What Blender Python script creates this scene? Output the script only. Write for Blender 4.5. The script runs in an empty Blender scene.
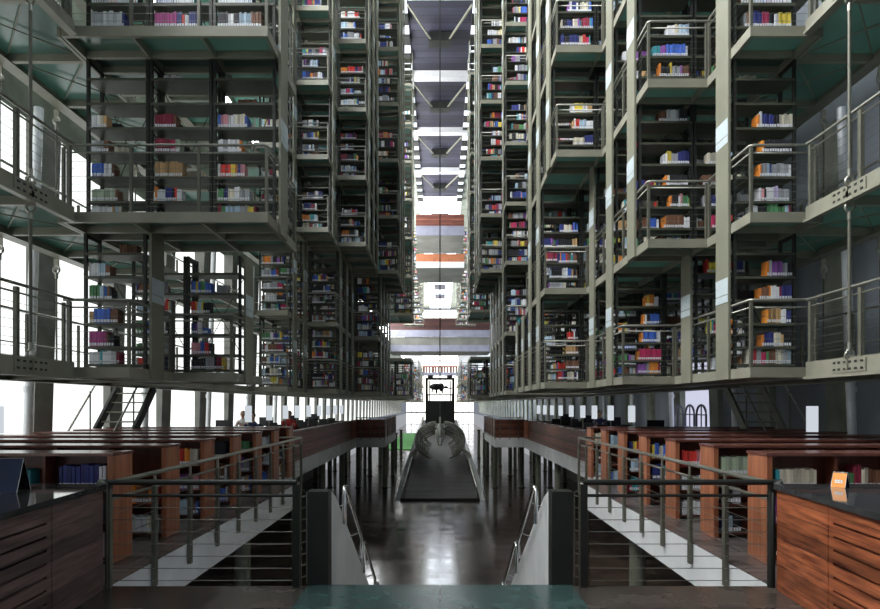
import bpy, math, random
from mathutils import Vector, Matrix
random.seed(7)
S = bpy.context.scene
C = S.collection
PI = math.pi
F = 640.0
EYE = 1.65
HORIZON = 405.0

# ------------------------------------------------------------------ materials
def nt(name):
    m = bpy.data.materials.new(name); m.use_nodes = True
    t = m.node_tree; b = t.nodes['Principled BSDF']
    return m, t, b
def spec(b, v):
    b.inputs['Specular IOR Level'].default_value = v
def noise_mix(t, b, c1, c2, scale=4.0, detail=5.0, stretch=(1,1,1), lo=.35, hi=.65):
    tc = t.nodes.new('ShaderNodeTexCoord'); mp = t.nodes.new('ShaderNodeMapping')
    mp.inputs['Scale'].default_value = stretch
    n = t.nodes.new('ShaderNodeTexNoise'); n.inputs['Scale'].default_value = scale; n.inputs['Detail'].default_value = detail
    r = t.nodes.new('ShaderNodeValToRGB')
    r.color_ramp.elements[0].position = lo; r.color_ramp.elements[0].color = (*c1, 1)
    r.color_ramp.elements[1].position = hi; r.color_ramp.elements[1].color = (*c2, 1)
    t.links.new(tc.outputs['Object'], mp.inputs['Vector']); t.links.new(mp.outputs[0], n.inputs['Vector'])
    t.links.new(n.outputs['Fac'], r.inputs[0]); t.links.new(r.outputs[0], b.inputs['Base Color'])
    return tc, mp, n, r
def plain(name, c, rough=.5, metal=0.0, var=.15, scale=6.0, sp=.5, stretch=(1,1,1)):
    m, t, b = nt(name)
    b.inputs['Roughness'].default_value = rough; b.inputs['Metallic'].default_value = metal; spec(b, sp)
    noise_mix(t, b, tuple(x*(1-var) for x in c), tuple(min(1, x*(1+var)) for x in c), scale, 4, stretch)
    return m
def emit(name, c, s):
    m = bpy.data.materials.new(name); m.use_nodes = True; t = m.node_tree; t.nodes.clear()
    e = t.nodes.new('ShaderNodeEmission'); e.inputs[0].default_value = (*c, 1); e.inputs[1].default_value = s
    o = t.nodes.new('ShaderNodeOutputMaterial'); t.links.new(e.outputs[0], o.inputs[0])
    return m
def wood(name, c1, c2, stretch=(1, 1, 1), rough=.35, plank=None, scale=3.0):
    m, t, b = nt(name); b.inputs['Roughness'].default_value = rough
    tc, mp, n, r = noise_mix(t, b, c1, c2, scale, 8, stretch, .3, .7)
    if plank:          # (axis, width) dark seams plus tone per plank
        sx = t.nodes.new('ShaderNodeSeparateXYZ'); t.links.new(tc.outputs['Object'], sx.inputs[0])
        d = t.nodes.new('ShaderNodeMath'); d.operation = 'DIVIDE'; d.inputs[1].default_value = plank[1]
        t.links.new(sx.outputs[plank[0]], d.inputs[0])
        fl = t.nodes.new('ShaderNodeMath'); fl.operation = 'FLOOR'; t.links.new(d.outputs[0], fl.inputs[0])
        wn = t.nodes.new('ShaderNodeTexWhiteNoise'); wn.noise_dimensions = '1D'; t.links.new(fl.outputs[0], wn.inputs['W'])
        mr = t.nodes.new('ShaderNodeMapRange'); mr.inputs['To Min'].default_value = .6; mr.inputs['To Max'].default_value = 1.35
        t.links.new(wn.outputs['Value'], mr.inputs['Value'])
        fr = t.nodes.new('ShaderNodeMath'); fr.operation = 'FRACT'; t.links.new(d.outputs[0], fr.inputs[0])
        gt = t.nodes.new('ShaderNodeMath'); gt.operation = 'GREATER_THAN'; gt.inputs[1].default_value = plank[2] if len(plank) > 2 else .05
        t.links.new(fr.outputs[0], gt.inputs[0])
        ml = t.nodes.new('ShaderNodeMath'); ml.operation = 'MULTIPLY'; t.links.new(mr.outputs[0], ml.inputs[0]); t.links.new(gt.outputs[0], ml.inputs[1])
        mx = t.nodes.new('ShaderNodeVectorMath'); mx.operation = 'SCALE'
        t.links.new(r.outputs[0], mx.inputs[0]); t.links.new(ml.outputs[0], mx.inputs['Scale'])
        t.links.new(mx.outputs[0], b.inputs['Base Color'])
    return m
def tiles(name, c1, c2, mortar, w, h, rough=.2, msize=.008, rvar=.12, scale=1.0, sp=.5, bump=.0015):
    m, t, b = nt(name); spec(b, sp)
    tc = t.nodes.new('ShaderNodeTexCoord'); br = t.nodes.new('ShaderNodeTexBrick')
    br.inputs['Scale'].default_value = scale; br.inputs['Brick Width'].default_value = w; br.inputs['Row Height'].default_value = h
    br.inputs['Mortar Size'].default_value = msize
    br.inputs['Color1'].default_value = (*c1, 1); br.inputs['Color2'].default_value = (*c2, 1); br.inputs['Mortar'].default_value = (*mortar, 1)
    t.links.new(tc.outputs['Object'], br.inputs['Vector'])
    n = t.nodes.new('ShaderNodeTexNoise'); n.inputs['Scale'].default_value = 1.7; n.inputs['Detail'].default_value = 6
    t.links.new(tc.outputs['Object'], n.inputs['Vector'])
    mr = t.nodes.new('ShaderNodeMapRange'); mr.inputs['From Min'].default_value = .3; mr.inputs['From Max'].default_value = .7
    mr.inputs['To Min'].default_value = .65; mr.inputs['To Max'].default_value = 1.3
    t.links.new(n.outputs['Fac'], mr.inputs['Value'])
    mx = t.nodes.new('ShaderNodeVectorMath'); mx.operation = 'SCALE'
    t.links.new(br.outputs['Color'], mx.inputs[0]); t.links.new(mr.outputs[0], mx.inputs['Scale']); t.links.new(mx.outputs[0], b.inputs['Base Color'])
    m2 = t.nodes.new('ShaderNodeMapRange'); m2.inputs['From Min'].default_value = .3; m2.inputs['From Max'].default_value = .7
    m2.inputs['To Min'].default_value = rough; m2.inputs['To Max'].default_value = rough+rvar
    t.links.new(n.outputs['Fac'], m2.inputs['Value'])
    lum = t.nodes.new('ShaderNodeRGBToBW'); t.links.new(br.outputs['Color'], lum.inputs[0])
    ad = t.nodes.new('ShaderNodeMath'); ad.operation = 'MULTIPLY_ADD'; ad.inputs[1].default_value = 1.2
    t.links.new(lum.outputs[0], ad.inputs[0]); t.links.new(m2.outputs[0], ad.inputs[2]); t.links.new(ad.outputs[0], b.inputs['Roughness'])
    bp = t.nodes.new('ShaderNodeBump'); bp.inputs['Strength'].default_value = bump*10; bp.inputs['Distance'].default_value = .01
    t.links.new(n.outputs['Fac'], bp.inputs['Height']); t.links.new(bp.outputs[0], b.inputs['Normal'])
    return m

M = {}
M['steel'] = plain('olive_painted_steel', (.15,.155,.115), .45, .0, .12, 3)
M['steel_beam'] = plain('beige_green_steel_beam', (.25,.245,.19), .4, 0, .12, 2)
M['steel_dark'] = plain('dark_olive_steel', (.018,.02,.017), .45, 0, .2, 3)
M['plate'] = plain('pale_olive_plate', (.215,.215,.16), .5, 0, .08, 1.2)
M['shelf'] = plain('shelf_green_grey', (.075,.08,.055), .45, 0, .1, 4)
M['cable'] = plain('cable_steel', (.22,.22,.2), .35, .6, .1)
M['rail'] = plain('brushed_rail', (.36,.36,.31), .28, .75, .1)
M['railpost'] = plain('rail_post_paint', (.13,.13,.10), .4, .2, .12)
M['chrome'] = plain('polished_tube', (.75,.75,.75), .15, 1.0, .05)
M['sign'] = plain('row_sign_white', (.52,.60,.62), .5, 0, .04)
M['sign_line'] = plain('sign_line', (.1,.12,.1), .6)
M['concrete'] = plain('concrete', (.36,.36,.36), .75, 0, .22, .8, .3, (1,1,.35))
M['concrete_green'] = plain('concrete_greenish', (.26,.28,.23), .75, 0, .25, 1.2, .3)
M['concrete_blue'] = plain('concrete_bluish', (.27,.30,.34), .7, 0, .25, .6, .3, (1,1,.35))
M['fascia'] = plain('fascia_concrete', (.78,.79,.79), .6, 0, .08, 1.5, .3)
M['pier'] = plain('pier_concrete', (.24,.24,.22), .8, 0, .15, 2, .3)
M['pipe'] = plain('pipe_white', (.75,.78,.8), .35, .2, .05)
M['dark'] = plain('near_black', (.02,.02,.022), .5, 0, .2)
M['black_gloss'] = plain('black_plastic', (.012,.013,.02), .25, 0, .1)
M['pages'] = plain('book_pages', (.62,.57,.47), .8, 0, .1, 40)
M['spine_label'] = plain('spine_label_white', (.8,.82,.86), .5, 0, .03)
M['teal'] = plain('teal_landing_slab', (.05,.095,.09), .22, 0, .25, 4)
M['wood_red'] = wood('red_wood_desk', (.10,.022,.012), (.48,.15,.06), (.6,.6,7), .32, (2, .118, .03), 4)
M['wood_shaded'] = wood('shaded_wood_desk', (.07,.04,.032), (.20,.13,.115), (.6,.6,7), .4, (2, .118, .03), 4)  # same wood as the right desk, with the shade put into its colour
M['wood_case'] = wood('bookcase_wood', (.06,.017,.01), (.15,.045,.025), (4,4,.5), .35, None, 3)
M['wood_end'] = wood('bookcase_end_wood', (.27,.085,.04), (.48,.19,.095), (5,5,.4), .35, None, 3)
M['wood_parapet'] = wood('parapet_wood', (.13,.04,.022), (.30,.10,.06), (1,.4,6), .4, (2, .1, .06), 3)
M['wood_bridge'] = wood('bridge_wood', (.12,.035,.025), (.26,.09,.06), (.4,1,5), .4, (2, .2, .08), 2)
M['counter'] = plain('dark_stone_counter', (.05,.05,.052), .05, 0, .2, 6)
M['case_top'] = plain('bookcase_top_board', (.16,.06,.045), .22, 0, .2, 5)
M['hall_floor'] = tiles('dark_stone_hall_floor', (.13,.088,.066), (.045,.033,.027), (.014,.012,.01), 1.1, .55, .035, .016, .09, 1.0, .75, .0008)
M['floor'] = tiles('reading_floor_planks', (.13,.105,.10), (.09,.075,.072), (.03,.026,.024), .75, .3, .16, .006, .05, 1.0, .5, .0006)
M['landing'] = tiles('landing_stone', (.085,.07,.06), (.055,.048,.043), (.025,.024,.022), 1.3, .65, .16, .008, .06, 1.0, .5, .0006)
M['ramp'] = tiles('ramp_planks', (.085,.07,.065), (.022,.019,.018), (.012,.011,.011), 3.0, .32, .55, .02, .1)
M['bone'] = plain('grey_bone', (.40,.39,.33), .6, 0, .3, 6)
M['bone_light'] = plain('pale_bone', (.72,.71,.64), .55, 0, .1, 6)
M['roof'] = wood('roof_panels', (.026,.026,.042), (.05,.05,.078), (.3,1,1), .6, (1, .8, .06), 1)
M['white_beam'] = plain('white_roof_beam', (.72,.72,.74), .6, 0, .05)
M['bridge_beam'] = plain('lavender_bridge_beam', (.22,.225,.29), .5, 0, .12, 1)
M['bridge_under'] = plain('bridge_underside', (.16,.16,.14), .7, 0, .2, .5)
M['shade'] = None
M['orange'] = plain('orange_card', (.95,.33,.03), .4, 0, .03)
M['cardwhite'] = plain('white_print', (.85,.85,.82), .5, 0, .02)
M['grass'] = plain('lawn_green', (.06,.22,.05), .9, 0, .3, 3)
M['skin'] = plain('skin', (.5,.32,.23), .6, 0, .05)
M['hair'] = plain('dark_hair', (.02,.015,.012), .6, 0, .1)
M['cloth_white'] = plain('white_shirt', (.62,.60,.60), .8, 0, .08)
M['cloth_navy'] = plain('navy_top', (.03,.04,.11), .8, 0, .08)
M['cloth_red'] = plain('red_top', (.45,.04,.04), .8, 0, .08)
M['trousers'] = plain('dark_trousers', (.03,.03,.04), .8, 0, .1)
M['screen'] = emit('monitor_screen', (.25,.4,.8), .5)
M['skylight'] = emit('skylight_glass', (.86,.92,1.0), 2.0)
M['skylight_far'] = emit('skylight_glass_bright', (.86,.92,1.0), 5.0)
M['endglass'] = emit('end_window_daylight', (1.0,.98,.90), 2.6)
M['groundglass'] = emit('ground_window_daylight', (.95,.97,1.0), 2.2)
M['sideground'] = emit('ground_side_window', (.9,.93,1.0), .4)
M['wood_bridge_dark'] = wood('dark_bridge_wood', (.03,.007,.006), (.07,.017,.013), (.4,1,5), .5, (2, .25, .06), 2)
M['lilac'] = emit('side_window_lilac', (.62,.64,.80), 1.0)

def translucent(name, c, gl=.15, tmix=.6, rough=.2):
    m = bpy.data.materials.new(name); m.use_nodes = True; t = m.node_tree; t.nodes.clear()
    o = t.nodes.new('ShaderNodeOutputMaterial')
    d = t.nodes.new('ShaderNodeBsdfDiffuse'); d.inputs[0].default_value = (*c, 1)
    tr = t.nodes.new('ShaderNodeBsdfTranslucent'); tr.inputs[0].default_value = (*c, 1)
    g = t.nodes.new('ShaderNodeBsdfGlossy'); g.inputs['Roughness'].default_value = rough
    a = t.nodes.new('ShaderNodeMixShader'); a.inputs[0].default_value = tmix
    b = t.nodes.new('ShaderNodeMixShader'); b.inputs[0].default_value = gl
    t.links.new(d.outputs[0], a.inputs[1]); t.links.new(tr.outputs[0], a.inputs[2])
    t.links.new(a.outputs[0], b.inputs[1]); t.links.new(g.outputs[0], b.inputs[2]); t.links.new(b.outputs[0], o.inputs[0])
    n = t.nodes.new('ShaderNodeTexNoise'); n.inputs['Scale'].default_value = 1.5
    r = t.nodes.new('ShaderNodeValToRGB'); r.color_ramp.elements[0].color = (*[x*.8 for x in c], 1); r.color_ramp.elements[1].color = (*[min(1, x*1.2) for x in c], 1)
    t.links.new(n.outputs['Fac'], r.inputs[0]); t.links.new(r.outputs[0], d.inputs[0]); t.links.new(r.outputs[0], tr.inputs[0])
    return m
M['glass_deck'] = translucent('green_floor_glass', (.21,.34,.30))
M['shade'] = emit('lit_lamp_shade', (.86,.93,1.0), .7)

def glazing(name, c, s, gx=.8, gz=1.2):          # daylit frosted panes with fine joints
    m = bpy.data.materials.new(name); m.use_nodes = True; t = m.node_tree; t.nodes.clear()
    o = t.nodes.new('ShaderNodeOutputMaterial'); e = t.nodes.new('ShaderNodeEmission'); e.inputs[1].default_value = s
    tc = t.nodes.new('ShaderNodeTexCoord'); sp_ = t.nodes.new('ShaderNodeSeparateXYZ'); cb = t.nodes.new('ShaderNodeCombineXYZ')
    t.links.new(tc.outputs['Object'], sp_.inputs[0]); t.links.new(sp_.outputs[1], cb.inputs[0]); t.links.new(sp_.outputs[2], cb.inputs[1])
    br = t.nodes.new('ShaderNodeTexBrick'); br.offset = 0; br.inputs['Scale'].default_value = 1
    br.inputs['Brick Width'].default_value = gx; br.inputs['Row Height'].default_value = gz; br.inputs['Mortar Size'].default_value = .012
    br.inputs['Color1'].default_value = (*c, 1); br.inputs['Color2'].default_value = (*[x*.93 for x in c], 1); br.inputs['Mortar'].default_value = (*[x*.7 for x in c], 1)
    t.links.new(cb.outputs[0], br.inputs['Vector']); t.links.new(br.outputs[0], e.inputs[0]); t.links.new(e.outputs[0], o.inputs[0])
    return m
M['wallglass'] = glazing('left_wall_glazing', (.95,.985,.96), 1.45)
M['fill_band'] = glazing('added_fill_glow', (.97,.985,1.0), 14.0, 1.5, 3.0)  # strong glow for the added light band high on the left wall

def bookmat():
    m, t, b = nt('book_cloth'); b.inputs['Roughness'].default_value = .55
    a = t.nodes.new('ShaderNodeVertexColor'); a.layer_name = 'Col'
    t.links.new(a.outputs[0], b.inputs['Base Color'])
    return m
M['books'] = bookmat()
_bc = {}
def bookcolor(c):
    k = tuple(round(x, 2) for x in c)
    if k not in _bc:
        _bc[k] = plain('book_cover_%d' % len(_bc), k, .5, 0, .06, 30)
    return _bc[k]

# ------------------------------------------------------------------ mesh builder
class MB:
    def __init__(s): s.v = []; s.f = []; s.mi = []; s.sm = []; s.c = []
    def add(s, vs, fs, mi=0, smooth=False, col=None):
        o = len(s.v); s.v.extend([tuple(v) for v in vs])
        for f in fs:
            s.f.append(tuple(i+o for i in f)); s.mi.append(mi); s.sm.append(smooth); s.c.append(col)
        return s
    def box(s, x0, x1, y0, y1, z0, z1, mi=0, col=None):
        if x0 > x1: x0, x1 = x1, x0
        if y0 > y1: y0, y1 = y1, y0
        if z0 > z1: z0, z1 = z1, z0
        v = [(x0,y0,z0),(x1,y0,z0),(x1,y1,z0),(x0,y1,z0),(x0,y0,z1),(x1,y0,z1),(x1,y1,z1),(x0,y1,z1)]
        return s.add(v, [(0,3,2,1),(4,5,6,7),(0,1,5,4),(1,2,6,5),(2,3,7,6),(3,0,4,7)], mi, False, col)
    def tube(s, pts, r, n=8, mi=0, radii=None):
        pts = [Vector(p) for p in pts]; rings = []
        for i, p in enumerate(pts):
            if i == 0: d = pts[1]-pts[0]
            elif i == len(pts)-1: d = pts[-1]-pts[-2]
            else: d = (pts[i+1]-pts[i]).normalized()+(pts[i]-pts[i-1]).normalized()
            d.normalize()
            u = Vector((0,0,1)) if abs(d.z) < .9 else Vector((1,0,0))
            a = d.cross(u).normalized(); b = d.cross(a).normalized()
            rr = radii[i] if radii else r
            rings.append([p+a*math.cos(2*PI*k/n)*rr+b*math.sin(2*PI*k/n)*rr for k in range(n)])
        vs = [v for g in rings for v in g]; fs = []
        for i in range(len(rings)-1):
            for k in range(n):
                fs.append((i*n+k, i*n+(k+1)%n, (i+1)*n+(k+1)%n, (i+1)*n+k))
        s.add(vs, fs, mi, True)
        L = (len(rings)-1)*n
        s.add(rings[0], [tuple(range(n))], mi); s.add(rings[-1], [tuple(reversed(range(n)))], mi)
        return s
    def bar(s, p, q, w, h, mi=0):      # rectangular bar, w across, h in the upright direction
        p = Vector(p); q = Vector(q); d = (q-p).normalized()
        u = Vector((0,0,1)) if abs(d.z) < .95 else Vector((0,1,0))
        a = d.cross(u).normalized()*w/2; b = a.cross(d).normalized()*h/2
        v = [p-a-b, p+a-b, p+a+b, p-a+b, q-a-b, q+a-b, q+a+b, q-a+b]
        return s.add(v, [(0,1,2,3),(7,6,5,4),(0,4,5,1),(1,5,6,2),(2,6,7,3),(3,7,4,0)], mi)
    def prism(s, poly, axis, a0, a1, mi=0):
        def P(p, a):
            return {'x': (a, p[0], p[1]), 'y': (p[0], a, p[1]), 'z': (p[0], p[1], a)}[axis]
        n = len(poly); vs = [P(p, a0) for p in poly]+[P(p, a1) for p in poly]
        fs = [tuple(range(n)), tuple(reversed(range(n, 2*n)))]+[(i, i+n, (i+1)%n+n, (i+1)%n) for i in range(n)]
        return s.add(vs, fs, mi)
    def lathe(s, prof, cx, cy, n=16, mi=0):
        vs = []; fs = []
        for r, z in prof:
            for k in range(n): vs.append((cx+r*math.cos(2*PI*k/n), cy+r*math.sin(2*PI*k/n), z))
        for i in range(len(prof)-1):
            for k in range(n): fs.append((i*n+k, i*n+(k+1)%n, (i+1)*n+(k+1)%n, (i+1)*n+k))
        return s.add(vs, fs, mi, True)
    def mesh(s, name, mats):
        me = bpy.data.meshes.new(name); me.from_pydata(s.v, [], s.f)
        if not isinstance(mats, (list, tuple)): mats = [mats]
        for m in mats: me.materials.append(m)
        me.polygons.foreach_set('material_index', s.mi); me.polygons.foreach_set('use_smooth', s.sm)
        if any(c is not None for c in s.c):
            ca = me.color_attributes.new('Col', 'FLOAT_COLOR', 'CORNER'); buf = []
            for f, c in zip(s.f, s.c):
                c = c or (1,1,1)
                buf.extend([c[0], c[1], c[2], 1.0]*len(f))
            ca.data.foreach_set('color', buf)
        me.update(); return me
    def build(s, name, mats, parent=None, loc=None):
        o = bpy.data.objects.new(name, s.mesh(name, mats)); C.objects.link(o)
        if parent: o.parent = parent
        if loc: o.location = loc
        return o
def tag(o, label=None, cat=None, group=None, kind=None):
    if label: o['label'] = label
    if cat: o['category'] = cat
    if group: o['group'] = group
    if kind: o['kind'] = kind
    return o
def empty(name, loc, label, cat, group=None, rz=0):
    o = bpy.data.objects.new(name, None); C.objects.link(o); o.location = loc; o.rotation_euler = (0,0,rz); o.empty_display_size = .1
    return tag(o, label, cat, group)
def struct(name, mb, m):
    o = mb.build(name, m); o['kind'] = 'structure'; return o
def kids(o, _c={}):
    return [c for c in o.children]
def copy_tree(o, parent=None):
    c = o.copy(); C.objects.link(c); c.parent = parent
    for ch in list(o.children): copy_tree(ch, c)
    return c
ORD = ['first','second','third','fourth','fifth','sixth','seventh','eighth','ninth','tenth','eleventh','twelfth','thirteenth','fourteenth','fifteenth','sixteenth','seventeenth','eighteenth','nineteenth','twentieth']
_t=['twenty','thirty','forty','fifty','sixty']
for _q in range(21,70):
    ORD.append(_t[_q//10-2][:-1]+'ieth' if _q%10==0 else _t[_q//10-2]+'-'+ORD[_q%10-1])
def SN(sd): return 'left' if sd < 0 else 'right'

# ------------------------------------------------------------------ levels of the hanging stacks
LZ = [2.05, 4.30, 7.00, 9.25, 11.55, 13.85, 16.10, 18.40, 20.70, 23.0]   # underside of each deck
DT = .15                                                             # deck thickness
TIER = ['lowest','second','third','fourth','fifth','sixth','seventh','eighth','topmost']
XO = 5.5
DEP = .45
def zvis(Y): return EYE+.6328*Y

ENDY = 156
# ------------------------------------------------------------------ the setting
struct('floor', MB().box(-8.3, 8.3, 5.0, ENDY+2, -3.2, -3.0), M['hall_floor'])
# landing the camera stands on
struct('floor', MB().box(-6.5, 6.5, -4.0, 5.83, -.35, 0), M['landing'])
# reading floors left and right (plan polygons, extruded)
for sd in (-1, 1):
    poly = [(3.03, 5.83), (3.03, 13.9), (4.26, 13.9), (4.26, 32.5), (2.79, 32.5), (2.79, 40.6), (4.26, 40.6), (4.26, 62), (8.2, 62), (8.2, 5.83)]
    poly = [(sd*x, y) for x, y in poly]
    if sd > 0: poly = poly[::-1]
    m = MB().prism(poly, 'z', -.50, -.012, 0)
    m.prism([(x, y) for x, y in poly], 'z', -.012, 0.0, 1)
    struct('floor', m, [M['fascia'], M['floor']])
struct('floor', MB().box(-8.2, -6.5, -4, 5.83, -.35, 0).box(6.5, 8.2, -4, 5.83, -.35, 0), M['floor'])
# long side walls
struct('wall_left', MB().box(-8.9, -8.6, -4, ENDY+2, 7.6, 12.5).box(-8.9, -8.6, -4, ENDY+2, 24.0, 25.6), M['concrete_green'])
struct('window_65', MB().box(-8.8, -8.7, -4, ENDY+2, 12.5, 24.0), M['fill_band'])  # added glowing band, lights the right side from upper left
struct('wall_left', MB().box(-8.5, -8.2, 5.83, 44, -3.0, -.5), M['concrete'])
struct('window_67', MB().box(-8.5, -8.2, 44, ENDY, -3.0, -.5), M['sideground'])
struct('wall_right', MB().box(8.6, 8.9, -4, ENDY+2, 7.6, 25.6), M['concrete_blue'])
struct('wall_right', MB().box(8.2, 8.5, 5.83, 44, -3.0, -.5), M['concrete'])
struct('window_68', MB().box(8.2, 8.5, 44, ENDY, -3.0, -.5), M['sideground'])
for i in range(48):                       # bays of the left wall glazing
    y0 = 13.9+3.04*(i-6)
    if y0 > 150: break
    struct('window_%d' % (i+1), MB().box(-8.62, -8.58, y0, y0+2.4, 0, 7.6), M['wallglass'])
k = 0
for sd in (-1, 1):
    for i in range(48):
        y0 = 13.26+3.04*(i-6)
        if y0 > 150: break
        pr = MB().prism([(sd*8.45, 0), (sd*8.85, 0), (sd*8.85, 7.6), (sd*8.22, 7.6)][::sd], 'y', y0, y0+.64)
        struct('trim_%d' % k, pr, M['pier'] if sd < 0 else M['concrete_green']); k += 1
wr = MB()
for i in range(48):
    y0 = 13.9+3.04*(i-6)
    if i in (8, ): continue
    wr.box(8.55, 8.75, y0, y0+2.4, 0, 7.6)
struct('wall_right', wr, M['concrete_blue'])
y0 = 13.9+3.04*2
struct('window_60', MB().box(8.58, 8.62, y0, y0+2.4, 0, 3.4), M['lilac'])
struct('wall_right', MB().box(8.55, 8.75, y0, y0+2.4, 3.4, 7.6), M['concrete_blue'])
# end wall
struct('window_61', MB().box(-4.4, 4.4, ENDY, ENDY+.05, -3.0, 24.8), M['endglass'])
struct('window_62', MB().box(-8.2, -4.4, ENDY, ENDY+.05, -2.9, 4.2), M['groundglass'])
struct('window_63', MB().box(4.4, 8.2, ENDY, ENDY+.05, -2.9, 4.2), M['groundglass'])
struct('wall_back', MB().box(-8.9, -4.4, ENDY, ENDY+.4, 4.2, 25.6).box(4.4, 8.9, ENDY, ENDY+.4, 4.2, 25.6), M['concrete'])
bars = MB()
for x in (-7, -5.6, -4.2, -2.9, -1.45, 0, 1.45, 2.9, 4.2, 5.6, 7): bars.box(x-.07, x+.07, ENDY-.2, ENDY, -3.0, 4.3)
for x in (-1.45, 0, 1.45): bars.box(x-.05, x+.05, ENDY-.2, ENDY, 4.3, 24.8)
for z in (0.9, 4.2, 8.2, 12.4, 16.5, 20.6): bars.box(-2.9, 2.9, ENDY-.2, ENDY, z-.09, z+.09)
bars.box(-8.2, 8.2, ENDY-.2, ENDY, -.3, 0.0)
struct('trim_90', bars, M['steel_dark'])

# roof: centre panels, skylight squares, cross beams, wishbone braces
struct('ceiling', MB().box(-8.9, -2.55, -4, ENDY+2, 25.6, 26.0).box(2.55, 8.9, -4, ENDY+2, 25.6, 26.0), M['concrete_green'])
struct('ceiling', MB().box(-1.95, 1.95, 18, 73.4, 25.55, 25.8), M['roof'])
struct('ceiling', MB().box(-2.6, 2.6, -4, 18, 25.55, 25.8), M['roof'])
struct('window_64', MB().box(-1.95, 1.95, 73.4, ENDY+2, 25.6, 25.7), M['skylight_far'])
struct('window_66', MB().box(-2.5, -1.97, 73.4, ENDY+2, 25.6, 25.7).box(1.97, 2.5, 73.4, ENDY+2, 25.6, 25.7), M['skylight_far'])
for q, yy in enumerate((80, 90, 101, 127, 138)): struct('trim_%d' % (120+q), MB().box(-1.1, 1.1, yy, yy+4.5, 25.3, 25.58), M['roof'])
BAYS = [27.4+9.33*i for i in range(9)]
for i, Yb in enumerate(BAYS[:5]):
    struct('trim_%d' % (100+i), MB().box(-2.55, 2.55, Yb-.35, Yb+.35, 25.1, 25.55), M['white_beam'])
k = 70
for sd in (-1, 1):
    for Yb in BAYS[:5]:
        for q in range(4):
            yy = Yb+.6+q*2.2
            struct('window_%d' % k, MB().box(sd*1.97, sd*2.5, yy+.35, yy+1.55, 25.45, 25.5), M['skylight']); k += 1
            struct('trim_%d' % (150+k), MB().box(sd*1.95, sd*2.55, yy+1.55, yy+2.55, 25.3, 25.6), M['steel_dark'])
for i, Yb in enumerate(BAYS[:5]):
    t = empty('roof_brace', (0, Yb+4.6, 25.5), 'dark ridge block with two slanting struts under the %s roof bay from camera' % ORD[i], 'roof brace', 'roof braces')
    MB().box(-.75, .75, -.45, .45, -.55, 0).build('ridge_block', M['steel_dark'], t)
    for sd in (-1, 1):
        MB().bar((sd*.6, -.4, -.45), (sd*1.9, -3.6, -.25), .1, .1).build('strut', M['steel_beam'], t)

# ------------------------------------------------------------------ books
PAL = {
 'white': (.84,.85,.88), 'cream': (.74,.69,.55), 'grey': (.36,.37,.40), 'pale blue': (.48,.64,.78), 'blue': (.06,.16,.62), 'navy': (.03,.04,.20),
 'maroon': (.32,.03,.07), 'crimson': (.52,.03,.12), 'red': (.72,.05,.04), 'orange': (.85,.28,.04), 'yellow': (.85,.66,.08), 'tan': (.58,.36,.16),
 'brown': (.20,.09,.05), 'black': (.02,.02,.025), 'green': (.10,.30,.12), 'pale green': (.48,.58,.42), 'teal': (.05,.36,.42), 'purple': (.30,.10,.42),
 'magenta': (.52,.07,.30), 'pink': (.75,.33,.38), 'lavender': (.50,.42,.62)}
BOOKS = []     # dict: x0,x1 (world), y (front), d depth, z, h, color, sign(front dir), where
def put_run(x, z, y, names, w, h, where, shelfname, anchor=1, ydir=1, depth=.18, lab=True):
    """lay books side by side from x in direction +X; returns new x"""
    n = 0
    for nm in names:
        bw = w*random.uniform(.82, 1.18); bh = h*random.uniform(.93, 1.04)
        BOOKS.append(dict(x0=x, x1=x+bw-random.choice((.0015,.0015,.004)), y=y+random.choice((0,0,.004,.009)), v=random.choice((.68,.86,1.0,1.0,1.22)), yd=ydir, d=depth, z=z, h=bh, c=nm, where=where, sh=shelfname, lab=lab))
        x += bw
    return x
def total(names, w): return len(names)*w
SPEC = {}
def sp_(key, txt): SPEC[key] = txt
# key: (side, level, row, bay, shelf)   text: "colour*n:h:w ..." 
L = -1; R = 1
# bay 0 is the one nearest the void; shelves counted from the deck (0) upward
sp_((L,1,0,2,5),'-'); sp_((L,1,0,2,6),'-'); sp_((L,1,0,1,6),'-'); sp_((L,1,0,0,6),'-'); sp_((L,1,0,1,5),'-'); sp_((L,1,0,0,5),'-')
sp_((L,1,0,2,4),'white*3:.2 cream*2:.2 tan*1:.2'); sp_((L,1,0,1,4),'maroon*8:.22 brown*1:.2'); sp_((L,1,0,0,4),'blue*1:.21 pink*3:.22 white*3:.21 cream*4:.22 blue*1:.2')
sp_((L,1,0,2,3),'white*2:.2 grey*3:.2 brown*2:.2'); sp_((L,1,0,1,3),'maroon*6:.22 crimson*2:.2 pale_green*2:.22'); sp_((L,1,0,0,3),'white*2:.2 grey*2:.2 white*5:.2 orange*1:.2')
sp_((L,1,0,2,2),'blue*5:.21 white*3:.21 brown*1:.2'); sp_((L,1,0,1,2),'tan*11:.24'); sp_((L,1,0,0,2),'white*1:.2 red*4:.2 yellow*2:.2 orange*1:.2 navy*1:.2 pink*2:.2')
sp_((L,1,0,2,1),'pale_green*9:.2 brown*1:.18'); sp_((L,1,0,1,1),'orange*1:.24 white*3:.19 navy*3:.22 black*1:.2 red*1:.23 white*2:.2'); sp_((L,1,0,0,1),'green*2:.2 navy*2:.2 cream*3:.2 white*2:.24 grey*4:.18')
sp_((L,2,0,2,1),'white*10:.25:.05 navy*1:.24'); sp_((L,2,0,1,1),'magenta*9:.24 navy*2:.24 red*1:.2 white*2:.2 navy*4:.24'); sp_((L,2,0,0,1),'black*4:.24 white*2:.22 black*2:.22 pale_blue*5:.23 brown*4:.24')
sp_((L,2,0,2,0),'white*8:.22 yellow*1:.22'); 
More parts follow.
